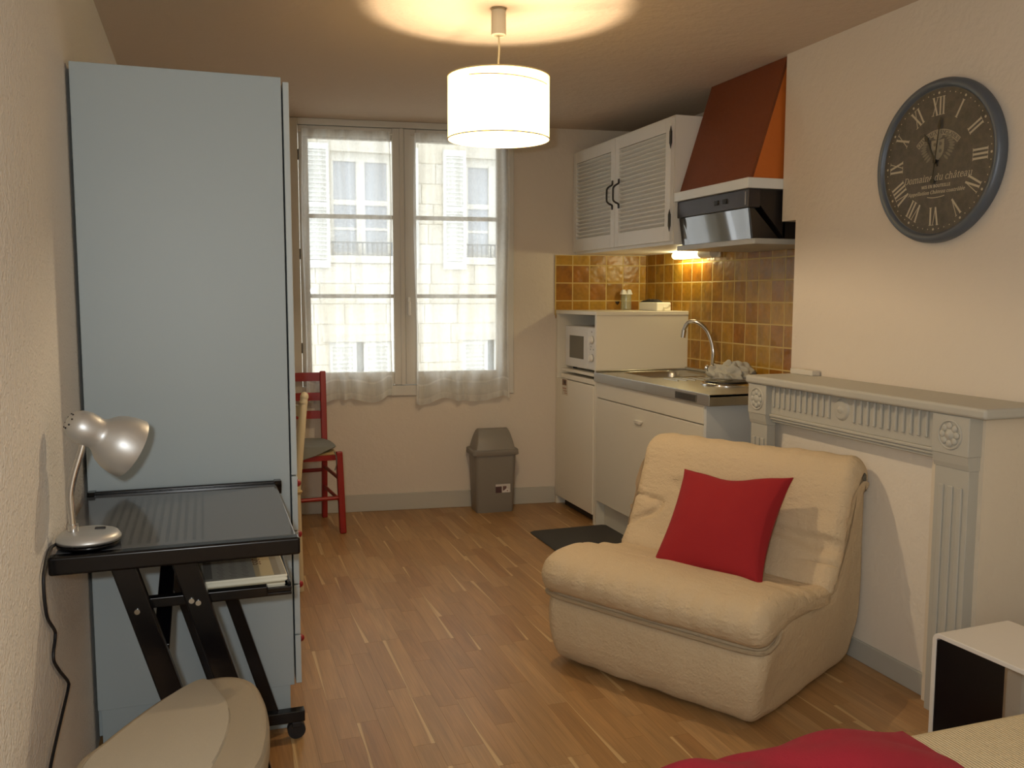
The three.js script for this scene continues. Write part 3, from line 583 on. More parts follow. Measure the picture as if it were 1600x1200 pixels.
// ---------------------------------------------------------------- clock
{
  const R = 0.272, t = thing('wall_clock', 'large round dark grey wall clock with cream Roman numerals above the mantelpiece', 'clock', [-0.301, 1.762, 2.705], -Math.PI / 2);
  const rimM = M('#545c67', 0.42, { metalness: 0.25 });
  mesh('rim', [lathe([[0, 0], [R - 0.006, 0], [R, 0.008], [R, 0.022], [R - 0.005, 0.034], [R - 0.014, 0.040], [R - 0.024, 0.038], [R - 0.030, 0.030], [R - 0.032, 0.022], [0, 0.022]], 96).rotateX(Math.PI / 2)], rimM, t);
  const face = canvasTex(1024, 1024, (x, w) => {
    const c = w / 2; x.fillStyle = '#4a4541'; x.fillRect(0, 0, w, w);
    for (let i = 0; i < 2600; i++) { const a = rnd() * 6.283, r = Math.sqrt(rnd()) * c, k = rnd(); x.fillStyle = k < 0.5 ? 'rgba(90,86,74,0.06)' : 'rgba(20,18,18,0.07)'; x.beginPath(); x.arc(c + r * Math.cos(a), c + r * Math.sin(a), 4 + 26 * rnd(), 0, 7); x.fill(); }
    const cream = '#b3a994'; x.fillStyle = cream; x.strokeStyle = cream;
    for (let i = 0; i < 60; i++) { const a = i * Math.PI / 30, big = i % 5 === 0; x.beginPath(); x.arc(c + 478 * Math.sin(a), c - 478 * Math.cos(a), big ? 9 : 4.5, 0, 7); x.fill(); }
    const num = ['XII', 'I', 'II', 'III', 'IIII', 'V', 'VI', 'VII', 'VIII', 'IX', 'X', 'XI'];
    const stroke = (x0, y0, x1, y1, lw) => { x.lineWidth = lw; x.beginPath(); x.moveTo(x0, y0); x.lineTo(x1, y1); x.stroke(); };
    for (let i = 0; i < 12; i++) {
      x.save(); x.translate(c, c); x.rotate(i * Math.PI / 6);
      let s = num[i]; if (s === 'IIII') s = 'IV';
      const wd = { I: 30, V: 62, X: 62 }; let W = 0; for (const ch of s) W += wd[ch]; let px = -W / 2; const y0 = -450, y1 = -322;
      for (const ch of s) {
        const m = px + wd[ch] / 2;
        if (ch === 'I') { stroke(m, y0, m, y1, 15); stroke(m - 13, y0 + 2, m + 13, y0 + 2, 4); stroke(m - 13, y1 - 2, m + 13, y1 - 2, 4); }
        if (ch === 'V') { stroke(m - 20, y0, m + 2, y1, 15); stroke(m + 22, y0, m + 2, y1, 6); stroke(m - 32, y0 + 2, m - 8, y0 + 2, 4); stroke(m + 12, y0 + 2, m + 32, y0 + 2, 4); }
        if (ch === 'X') { stroke(m - 20, y0, m + 20, y1, 15); stroke(m + 20, y0, m - 20, y1, 6); stroke(m - 32, y0 + 2, m - 8, y0 + 2, 4); stroke(m + 8, y0 + 2, m + 32, y0 + 2, 4); stroke(m - 32, y1 - 2, m - 8, y1 - 2, 4); stroke(m + 8, y1 - 2, m + 32, y1 - 2, 4); }
        px += wd[ch];
      }
      x.restore();
    }
    // arched band with lettering
    x.textAlign = 'center'; x.textBaseline = 'middle';
    const txt = 'CHATEAUX ANGLADES', A = 1.5;
    x.strokeStyle = '#8f8776'; x.lineWidth = 42; x.beginPath(); x.arc(c + 8, c + 60, 262, -Math.PI / 2 - A * 0.54, -Math.PI / 2 + A * 0.54); x.stroke();
    x.fillStyle = '#3a3532'; x.font = 'bold 38px serif';
    for (let i = 0; i < txt.length; i++) { const a = -A / 2 + A * i / (txt.length - 1); x.save(); x.translate(c + 8, c + 60); x.rotate(a); x.fillText(txt[i], 0, -262); x.restore(); }
    // plain crest with leaf sprays
    x.fillStyle = '#857e6e'; x.beginPath(); x.moveTo(c - 52, c - 150); x.lineTo(c + 66, c - 150); x.lineTo(c + 66, c - 80); x.quadraticCurveTo(c + 60, c - 30, c + 7, c - 6); x.quadraticCurveTo(c - 48, c - 30, c - 52, c - 80); x.fill();
    x.fillStyle = '#5d574c'; for (const [dx, dy] of [[-20, -120], [34, -120], [-20, -70], [34, -70]]) { x.beginPath(); x.arc(c + dx, c + dy, 13, 0, 7); x.fill(); }
    x.fillStyle = '#6e685b'; for (const sd of [-1, 1]) for (let i = 0; i < 9; i++) { const a = i / 8; x.save(); x.translate(c + 7 + sd * (80 + 50 * Math.sin(a * 3)), c - 20 - 150 * a); x.rotate(sd * (0.7 - a)); x.beginPath(); x.ellipse(0, 0, 26, 9, 0, 0, 7); x.fill(); x.restore(); }
    x.fillStyle = '#857e6e'; x.beginPath(); x.ellipse(c + 7, c - 172, 40, 20, 0, 0, 7); x.fill();
    x.fillStyle = cream; x.font = 'italic 64px serif'; x.fillText('Domaine du château', c + 10, c + 112);
    x.font = 'bold 30px sans-serif'; x.fillText('MIS EN BOUTEILLE', c + 6, c + 172);
    x.font = 'italic bold 34px serif'; x.fillText('Appellation Château contrôlée', c + 6, c + 214);
    x.lineWidth = 5; x.strokeStyle = cream; x.beginPath(); x.moveTo(c - 70, c + 246); x.quadraticCurveTo(c, c + 262, c + 90, c + 246); x.stroke();
  });
  const fg = new THREE.CircleGeometry(R - 0.030, 96); fg.translate(0, 0, 0.0235);
  mesh('face', clean(fg), M('#ffffff', 0.55, { map: face }), t);
  const hand = (L0, w, tail, ang, z, name) => {
    const L = L0 * 1.06;
    const s = new THREE.Shape([[-w, 0], [-w * 0.6, L * 0.72], [-w * 2.6, L * 0.80], [0, L], [w * 2.6, L * 0.80], [w * 0.6, L * 0.72], [w, 0], [w * 0.7, -tail], [-w * 0.7, -tail]].map((p) => new THREE.Vector2(...p)));
    const g = [clean(new THREE.ExtrudeGeometry(s, { depth: 0.0015, bevelEnabled: false }))];
    if (tail > 0.03) g.push(clean(new THREE.CylinderGeometry(0.009, 0.009, 0.0015, 20).rotateX(Math.PI / 2).translate(0, -tail, 0.00075)));
    const m = mesh(name, g.map(metreUV), M('#0d0a0a', 0.4), t); m.position.z = z; m.rotation.z = -ang;
  };
  hand(0.105, 0.0035, 0.02, -0.50, 0.027, 'hour_hand');
  hand(0.135, 0.0025, 0.065, 0.12, 0.030, 'minute_hand');
  mesh('pin', [rod([0, 0, 0.024], [0, 0, 0.034], 0.007)], M('#151212', 0.3), t);
  for (const s of [-1, 1]) mesh('screw', [rod([0.014 * s, 0.002, 0.0236], [0.014 * s, 0.002, 0.0256], 0.0025)], chrome, t);
}
// ---------------------------------------------------------------- pendant lamp
{
  const t = thing('pendant_lamp', 'lit drum-shaped cream pendant lamp hanging from the ceiling in front of the window', 'lamp', [-1.646, 0, 2.0]);
  const cyt = 1.872, top = 2.09, R = 0.184;
  mesh('ceiling_cap', [lathe([[0, H - 0.008], [0.026, H - 0.008], [0.027, H - 0.09], [0.024, H - 0.094], [0, H - 0.094]], 32)], M('#e8e0cc', 0.4), t);
  mesh('cap_ring', [rod([0, H - 0.008, 0], [0, H - 0.0005, 0], 0.027)], M('#8a7f68', 0.5), t);
  mesh('cord', [tube([[0, H - 0.09, 0], [0.002, H - 0.14, 0], [-0.002, H - 0.2, 0.002], [0, 2.03, 0]], 0.0035, 30)], M('#efe4c4', 0.5), t);
  const shadeM = M(new THREE.Color(1, 0.86, 0.42), 0.95, { transmission: 0.55, thickness: 0, side: THREE.DoubleSide });
  const sh = mesh('lamp_shade', [clean(new THREE.CylinderGeometry(R, R, top - cyt, 72, 1, true).translate(0, (top + cyt) / 2, 0))], shadeM, t);
  mesh('rim', [clean(new THREE.TorusGeometry(R, 0.0022, 8, 96).rotateX(Math.PI / 2).translate(0, cyt, 0)), clean(new THREE.TorusGeometry(R, 0.0022, 8, 96).rotateX(Math.PI / 2).translate(0, top, 0))], M('#cdbb92', 0.7), sh);
  const seam = new THREE.CylinderGeometry(R + 0.0008, R + 0.0008, 0.003, 48, 1, true, -0.9, 1.75); { const q = seam.attributes.position; for (let i = 0; i < q.count; i++) q.setY(i, q.getY(i) + 2.058 - 0.045 * q.getX(i)); }
  mesh('seam', [clean(seam)], M('#b09c74', 0.8, { side: THREE.DoubleSide }), sh);
  mesh('spider', [0, 1, 2].map((k) => rod([0, 2.03, 0], [R * Math.cos(k * 2.094 + 0.4), top - 0.004, R * Math.sin(k * 2.094 + 0.4)], 0.0016, 0.0016, 8)), M('#e6dcc4', 0.5), t);
  mesh('bulb_holder', [rod([0, 1.985, 0], [0, 2.035, 0], 0.016)], M('#e6dfce', 0.4), t);
  const bulbM = new THREE.MeshStandardMaterial({ color: '#fff0cc', emissive: new THREE.Color(1.0, 0.74, 0.36), emissiveIntensity: 60, roughness: 0.4 });
  mesh('bulb', [lathe([[0, 1.905], [0.014, 1.909], [0.025, 1.922], [0.028, 1.937], [0.024, 1.953], [0.014, 1.97], [0.012, 1.985]], 28)], bulbM, t, 'glowing light bulb');
  const l = new THREE.PointLight(WARM, PENDANT); l.position.set(0, 1.938, 0); l.castShadow = true; t.add(l);
}
// ---------------------------------------------------------------- waste bin
{
  const t = thing('waste_bin', 'grey plastic swing-lid bin standing under the window', 'bin', [-1.030, 0, -0.004], -0.05);
  const bm = M('#8d887e', 0.45), lm = M('#857f75', 0.45);
  mesh('body', [loft([rrect(0.226, 0.150, 0.02, 0), rrect(0.234, 0.158, 0.025, 0.006), rrect(0.258, 0.178, 0.025, 0.352), rrect(0.262, 0.182, 0.025, 0.356)])], bm, t);
  mesh('rim', [loft([rrect(0.284, 0.204, 0.03, 0.352), rrect(0.29, 0.21, 0.03, 0.356), rrect(0.286, 0.206, 0.03, 0.384), rrect(0.26, 0.18, 0.025, 0.388)])], lm, t);
  const arc = []; for (let i = 0; i <= 14; i++) { const a = Math.PI * i / 14; arc.push([-0.088 * Math.cos(a) * (1 - 0.25 * Math.sin(a)), 0.384 + 0.118 * Math.pow(Math.sin(a), 0.8)]); }
  const lid = clean(new THREE.ExtrudeGeometry(new THREE.Shape(arc.map((p) => new THREE.Vector2(...p))), { depth: 0.23, bevelEnabled: true, bevelSize: 0.006, bevelThickness: 0.006, bevelSegments: 3, steps: 1 }));
  lid.rotateY(-Math.PI / 2); lid.translate(0.115, 0, 0);
  { const q = lid.attributes.position; for (let i = 0; i < q.count; i++) { const k = 1 - 0.22 * Math.max(0, (q.getY(i) - 0.384) / 0.118); q.setX(i, q.getX(i) * k); } lid.computeVertexNormals(); }
  mesh('lid', [toCreasedNormals(lid, 0.6)], lm, t);
  const st = canvasTex(160, 90, (x, w, h) => { x.fillStyle = '#c8c0b6'; x.fillRect(0, 0, w, h); x.fillStyle = '#4a3030'; x.fillRect(0, 24, 66, 66); x.fillStyle = '#6b5048'; x.fillRect(78, 22, 40, 46); x.fillStyle = '#d8d2ca'; x.beginPath(); x.moveTo(70, 84); x.lineTo(120, 44); x.lineTo(150, 56); x.lineTo(150, 90); x.lineTo(84, 90); x.fill(); x.fillStyle = '#7a3a34'; x.beginPath(); x.arc(128, 72, 6, 0, 7); x.fill(); });
  const sg = new THREE.PlaneGeometry(0.092, 0.052); sg.rotateX(-0.028); sg.translate(0.045, 0.148, 0.0862);
  mesh('sticker', clean(sg), M('#ffffff', 0.5, { map: st }), t, 'picture sticker on the front');
}
// ---------------------------------------------------------------- floor mat
{
  const t = thing('floor_mat', 'dark grey mat on the floor in front of the kitchen cupboard', 'mat', [-0.765, 0, 0.885], 0.0);
  mesh('pile', [loft([rrect(0.46, 0.62, 0.03, 0.001), rrect(0.47, 0.63, 0.03, 0.004), rrect(0.455, 0.615, 0.03, 0.009)])], M('#3d3a36', 0.95, { bumpMap: fabricBump, bumpScale: 0.002 }), t);
}
// ---------------------------------------------------------------- dining chairs beyond the wardrobe
function ladderChair(name, label, pos, turn, wood, seatM, group) {
  const t = thing(name, label, 'chair', pos, turn, group);   // front towards local +z
  const w = 0.40, d = 0.36, hs = 0.445;
  for (const s of [-1, 1]) {
    mesh('leg', [bar([s * (w / 2 + 0.012), 0, d / 2 + 0.006], [s * w / 2, hs + 0.012, d / 2 - 0.01], 0.036, 0.036, 0.008)], wood, t);
    mesh('rear_post', [bar([s * w / 2 * 0.93, 0, -d / 2 - 0.035], [s * w / 2 * 0.93, hs, -d / 2], 0.032, 0.032, 0.007), bar([s * w / 2 * 0.93, hs - 0.01, -d / 2], [s * w / 2 * 0.97, 0.868, -d / 2 - 0.06], 0.034, 0.03, 0.007)], wood, t);
    for (const y of [0.19, 0.31]) mesh('stretcher', [rod([s * w / 2 * 0.97, y, d / 2 - 0.005], [s * w / 2 * 0.93, y, -d / 2 - 0.02], 0.010)], wood, t);
  }
  for (const [y, z] of [[0.20, d / 2], [0.29, -d / 2 - 0.02]]) mesh('stretcher', [rod([-w / 2, y, z], [w / 2, y, z], 0.011)], wood, t);
  for (const [y, h] of [[0.835, 0.05], [0.72, 0.046], [0.615, 0.046]]) {
    const z = -d / 2 - 0.06 * (y - hs) / 0.42, pts = []; for (let i = 0; i <= 12; i++) { const u = i / 12; pts.push([(u - 0.5) * w * 0.93, z - 0.022 * Math.sin(u * Math.PI)]); }
    const o = [...pts, ...pts.map(([a, b]) => [a, b - 0.014]).reverse()].map(([a, b]) => [a, -b]).reverse();
    const sl = prism(o, 0, h).rotateX(-Math.PI / 2); sl.translate(0, y - h / 2, 0); mesh('back_slat', [sl], wood, t);
  }
  mesh('seat_rail', [bx(-w / 2, w / 2, hs - 0.035, hs - 0.002, -d / 2, -d / 2 + 0.02), bx(-w / 2, w / 2, hs - 0.035, hs - 0.002, d / 2 - 0.025, d / 2 - 0.005), bx(-w / 2, -w / 2 + 0.02, hs - 0.035, hs - 0.002, -d / 2, d / 2), bx(w / 2 - 0.02, w / 2, hs - 0.035, hs - 0.002, -d / 2, d / 2)], wood, t);
  mesh('seat', [loft([rrect(w - 0.02, d - 0.02, 0.02, hs - 0.012), rrect(w, d, 0.02, hs), rrect(w - 0.03, d - 0.03, 0.02, hs + 0.008)])], seatM, t);
  return t;
}
{
  const red = M('#8c1f1a', 0.35), rush = M('#b59a68', 0.8);
  ladderChair('dining_chair', 'red wooden ladder-back chair standing by the window', [-2.203, 0, 0.085], 0.06, red, rush);
  const c = thing('seat_pad', 'thin grey seat cushion lying on the red chair', 'cushion', [-2.205, 0.4535, 0.095], 0.06);
  const g = new THREE.SphereGeometry(1, 48, 24), q = g.attributes.position;
  for (let i = 0; i < q.count; i++) { const x = q.getX(i), y = q.getY(i), z = q.getZ(i), e = (v) => Math.sign(v) * Math.pow(Math.abs(v), 0.62); let X = e(x) * 0.205, Z = e(z) * 0.195, Y = y * 0.022 + 0.022; if (Z > 0.165 && Math.abs(X) < 0.17) Y -= (Z - 0.165) * 1.6 * (1 - Math.abs(X) / 0.2); q.setXYZ(i, X, Y + 0.004 * N3(x * 3, 2, z * 3), Z); }
  g.computeVertexNormals();
  mesh('padding', [mergeVertices(g)], M('#78776f', 0.9, { bumpMap: fabricBump, bumpScale: 0.001 }), c);
  mesh('tie', [tube([[0.17, 0.01, 0.195], [0.175, -0.01, 0.215], [0.178, -0.05, 0.217], [0.168, -0.09, 0.216]], 0.003, 24, 6), tube([[-0.17, 0.01, 0.195], [-0.175, -0.01, 0.215], [-0.17, -0.07, 0.217], [-0.165, -0.1, 0.216]], 0.003, 24, 6)], M('#6c6a62', 0.9), c);
  // cream chair, mostly hidden by the wardrobe
  const cream = M('#cdbf9f', 0.45), t = thing('dining_chair', 'cream turned-wood chair mostly hidden behind the wardrobe', 'chair', [-2.365, 0, 1.0], 0.33);
  for (const z of [-0.19, 0.19]) {
    mesh('rear_post', [rod([0.0, 0, z], [-0.01, 0.45, z], 0.015, 0.018), rod([-0.01, 0.45, z], [0.035, 0.862, z], 0.018, 0.0165), clean(new THREE.SphereGeometry(0.0185, 20, 14).scale(1, 1.15, 1).translate(0.037, 0.868, z)), rod([0.031, 0.84, z], [0.032, 0.848, z], 0.0195)], cream, t);
    mesh('leg', [rod([-0.40, 0, z * 1.08], [-0.39, 0.45, z * 1.02], 0.015, 0.019)], cream, t);
    mesh('stretcher', [rod([-0.395, 0.2, z * 1.06], [-0.005, 0.2, z], 0.009)], cream, t);
  }
  for (const y of [0.56, 0.68, 0.80]) mesh('back_slat', [bx(0.0 + (y - 0.45) * 0.1 - 0.008, (y - 0.45) * 0.1 + 0.004, y - 0.025, y + 0.025, -0.18, 0.18, 0.004)], cream, t);
  mesh('seat', [loft([rrect(0.42, 0.42, 0.02, 0.44), rrect(0.43, 0.43, 0.02, 0.452), rrect(0.41, 0.41, 0.02, 0.466)]).translate(-0.2, 0, 0)], M('#bfa676', 0.8), t);
}
// ---------------------------------------------------------------- armchair (low padded chair without arms)
{
  const A = -1.073, t = thing('armchair', 'low beige padded armless lounge chair standing in front of the fireplace', 'armchair', [-1.307, 0, 2.585], A);
  // local axes: x along the front (to the photo's right), z towards the front; d = -z is depth
  const wr = dataTex(256, 256, (u, v) => 128 + 70 * (n16(u * 0.3, v) - 0.5) + 60 * (n32(u, v * 0.4) - 0.5) + 50 * (n64(u, v) - 0.5) + 30 * (n128(u, v) - 0.5), false, 3, 3);
  const fab = M('#cbb593', 0.82, { bumpMap: wr, bumpScale: 0.006, sheen: 0.3, sheenRoughness: 0.6, sheenColor: new THREE.Color('#d9c8a4') });
  const ring = (ctrl, n) => { const c = new THREE.CatmullRomCurve3(ctrl.map(([d, y]) => V(d, y, 0)), true, 'centripetal'); return c.getSpacedPoints(n).slice(0, n).map((p) => [p.x, p.y]); };
  function padded(ctrl, n, halfW, rad, wob, deform, folds, soft = 1) {
    const base = ring(ctrl, n), N = [];
    let area = 0; for (let i = 0; i < n; i++) { const a = base[i], b = base[(i + 1) % n]; area += a[0] * b[1] - b[0] * a[1]; }
    const sg = Math.sign(area);
    for (let i = 0; i < n; i++) { const a = base[(i + n - 1) % n], b = base[(i + 1) % n]; const tx = b[0] - a[0], ty = b[1] - a[1], l = Math.hypot(tx, ty) || 1; N.push([-ty / l * sg, tx / l * sg]); }   // inward
    const st = []; const K = 9;
    for (let k = 0; k <= K; k++) { const a = Math.PI / 2 * k / K; st.push([-(halfW - rad + rad * Math.cos(a)), rad * (1 - Math.sin(a)) * soft]); }
    for (let k = 1; k < 70; k++) st.push([-(halfW - rad) + 2 * (halfW - rad) * k / 70, 0]);
    for (let k = K; k >= 0; k--) { const a = Math.PI / 2 * k / K; st.push([halfW - rad + rad * Math.cos(a), rad * (1 - Math.sin(a)) * soft]); }
    const rings = st.map(([s, inset]) => base.map(([d, y], i) => {
      const ins = inset, w = wob * (N3(s * 6, d * 9, y * 9) + 0.5 * N3(s * 3 + 4, d * 16, y * 16)) + (folds ? folds(s, d, y) : 0);
      let p = [s, y + N[i][1] * (ins + w), -(d + N[i][0] * (ins + w))];
      return deform ? deform(p, s / halfW) : p;
    }));
    return loft(rings, true, 1.2, true);
  }
  // pulled creases in the cover: thin grooves where a slow noise crosses zero, kept to a band of depth or height
  const crease = (s, d, y, at, wide, deep) => { const n0 = N3(s * 2.6 + 5, d * 9, y * 9 + 2), near = Math.exp(-(((y > 0.41 ? y : d) - at) ** 2) / (wide * wide)); return deep * Math.exp(-(n0 * n0) / 0.006) * near; };
  const low = (p, e) => { if (p[1] < 0.012) p[1] = 0.012; return p; };
  const bodyD = (p, e) => { p[0] *= 1 - 0.06 * sm(0.22, 0.0, p[1]); return low(p); };
  const cut = (c) => c.map(([d, y]) => [d > 0.4 ? 0.4 + (d - 0.4) * 0.83 : d, y]);
  mesh('base', padded(cut([[0.05, 0.004], [-0.02, 0.02], [-0.05, 0.08], [-0.055, 0.17], [-0.04, 0.24], [-0.01, 0.275], [0.05, 0.315], [0.12, 0.345], [0.30, 0.322], [0.46, 0.33], [0.56, 0.47], [0.635, 0.62], [0.70, 0.69], [0.77, 0.685], [0.788, 0.60], [0.79, 0.45], [0.79, 0.25], [0.765, 0.09], [0.73, 0.02], [0.40, 0.004]]), 150, 0.424, 0.05, 0.004, bodyD, (s, d, y) => 0.0022 * Math.sin(s * 46 + 3 * N3(s * 4, 2, 1) + d * 40) * sm(0.32, 0.05, y) * (0.5 + N3(s * 5, d * 5, 3))), fab, t);
  mesh('seat_cushion', padded(cut([[-0.025, 0.258], [-0.066, 0.278], [-0.082, 0.325], [-0.058, 0.372], [0.0, 0.400], [0.10, 0.404], [0.24, 0.380], [0.36, 0.352], [0.425, 0.345], [0.445, 0.318], [0.40, 0.285], [0.28, 0.285], [0.14, 0.29], [0.04, 0.270]]), 130, 0.437, 0.05, 0.006, null, (s, d, y) => 0.003 * Math.sin(s * 75 + 4 * N3(s * 3, 5, 1)) * sm(0.09, -0.02, d) * sm(0.27, 0.31, y) + crease(s, d, y, 0.26, 0.10, 0.010)), fab, t);
  mesh('backrest_cushion', padded(cut([[0.405, 0.318], [0.412, 0.358], [0.462, 0.415], [0.525, 0.515], [0.575, 0.625], [0.62, 0.705], [0.675, 0.747], [0.735, 0.750], [0.78, 0.715], [0.788, 0.66], [0.77, 0.61], [0.71, 0.62], [0.655, 0.605], [0.59, 0.46], [0.51, 0.325], [0.45, 0.298], [0.42, 0.305]]), 150, 0.434, 0.05, 0.006, null, (s, d, y) => crease(s, d * 1.2 + 3, y, 0.47, 0.11, 0.018) + 0.002 * Math.sin(s * 60 + 5 * N3(s * 3, 8, 1)) * sm(0.66, 0.74, y)), fab, t);
  // welt along the lower edge of the seat cushion
  mesh('piping', [tube([[-0.428, 0.30, -0.06], [-0.432, 0.27, -0.01], [-0.40, 0.253, 0.046], [-0.2, 0.250, 0.054], [0.2, 0.250, 0.054], [0.40, 0.253, 0.046], [0.432, 0.27, -0.01], [0.428, 0.30, -0.06]], 0.008, 90, 8)], fab, t);

  // red cushion leaning on the back
  const c = thing('cushion', 'plain red square cushion leaning on the beige lounge chair', 'cushion', [-1.307, 0, 2.585], A);
  const n = 44, pos = [], idx = [], hw = 0.212;
  for (const side of [1, -1]) for (let j = 0; j <= n; j++) for (let i = 0; i <= n; i++) {
    const u = i / n * 2 - 1, v = j / n * 2 - 1, px = hw * u * (1 - 0.115 * (1 - v * v)), py = hw * v * (1 - 0.09 * (1 - u * u));
    const h = 0.072 * Math.pow(Math.max(0, (1 - u * u) * (1 - v * v)), 0.42) + 0.0025 + 0.006 * N3(u * 2.3, v * 2.3, side * 3) * (1 - u * u) * (1 - v * v);
    pos.push(px + (v > 0 ? 0.008 * N3(u * 2, 1, 4) : 0), py - (v > 0.5 ? 0.022 * Math.exp(-u * u * 5) * (v - 0.5) * 2 : 0), side * h);
  }
  for (let f = 0; f < 2; f++) for (let j = 0; j < n; j++) for (let i = 0; i < n; i++) { const o = f * (n + 1) ** 2, a = o + j * (n + 1) + i, b = a + 1, q = a + n + 1, e = q + 1; f ? idx.push(a, e, b, a, q, e) : idx.push(a, b, e, a, e, q); }
  const edge = []; for (let i = 0; i < n; i++) edge.push(i); for (let j = 0; j < n; j++) edge.push(j * (n + 1) + n); for (let i = n; i > 0; i--) edge.push(n * (n + 1) + i); for (let j = n; j > 0; j--) edge.push(j * (n + 1));
  const oo = (n + 1) ** 2; for (let k = 0; k < edge.length; k++) { const a = edge[k], b = edge[(k + 1) % edge.length]; idx.push(a, a + oo, b + oo, a, b + oo, b); }
  const g = new THREE.BufferGeometry(); g.setAttribute('position', new THREE.Float32BufferAttribute(pos, 3)); g.setIndex(idx); g.computeVertexNormals(); metreUV(g);
  const pm = mesh('cover', clean(g), M('#8f1018', 0.9, { bumpMap: fabricBump, bumpScale: 0.0006, sheen: 0.25, sheenColor: new THREE.Color('#a02020') }), c);
  pm.rotation.set(-0.70, 0, 0.0, 'YXZ'); pm.rotateZ(0.07); pm.position.set(0.055, 0.508, -0.345);
  const tg = mesh('care_label', [bx(0.150, 0.182, -0.232, -0.200, 0.000, 0.008, 0.001)], M('#e9e4da', 0.7), c, 'small white label'); tg.rotation.copy(pm.rotation); tg.position.copy(pm.position);
}
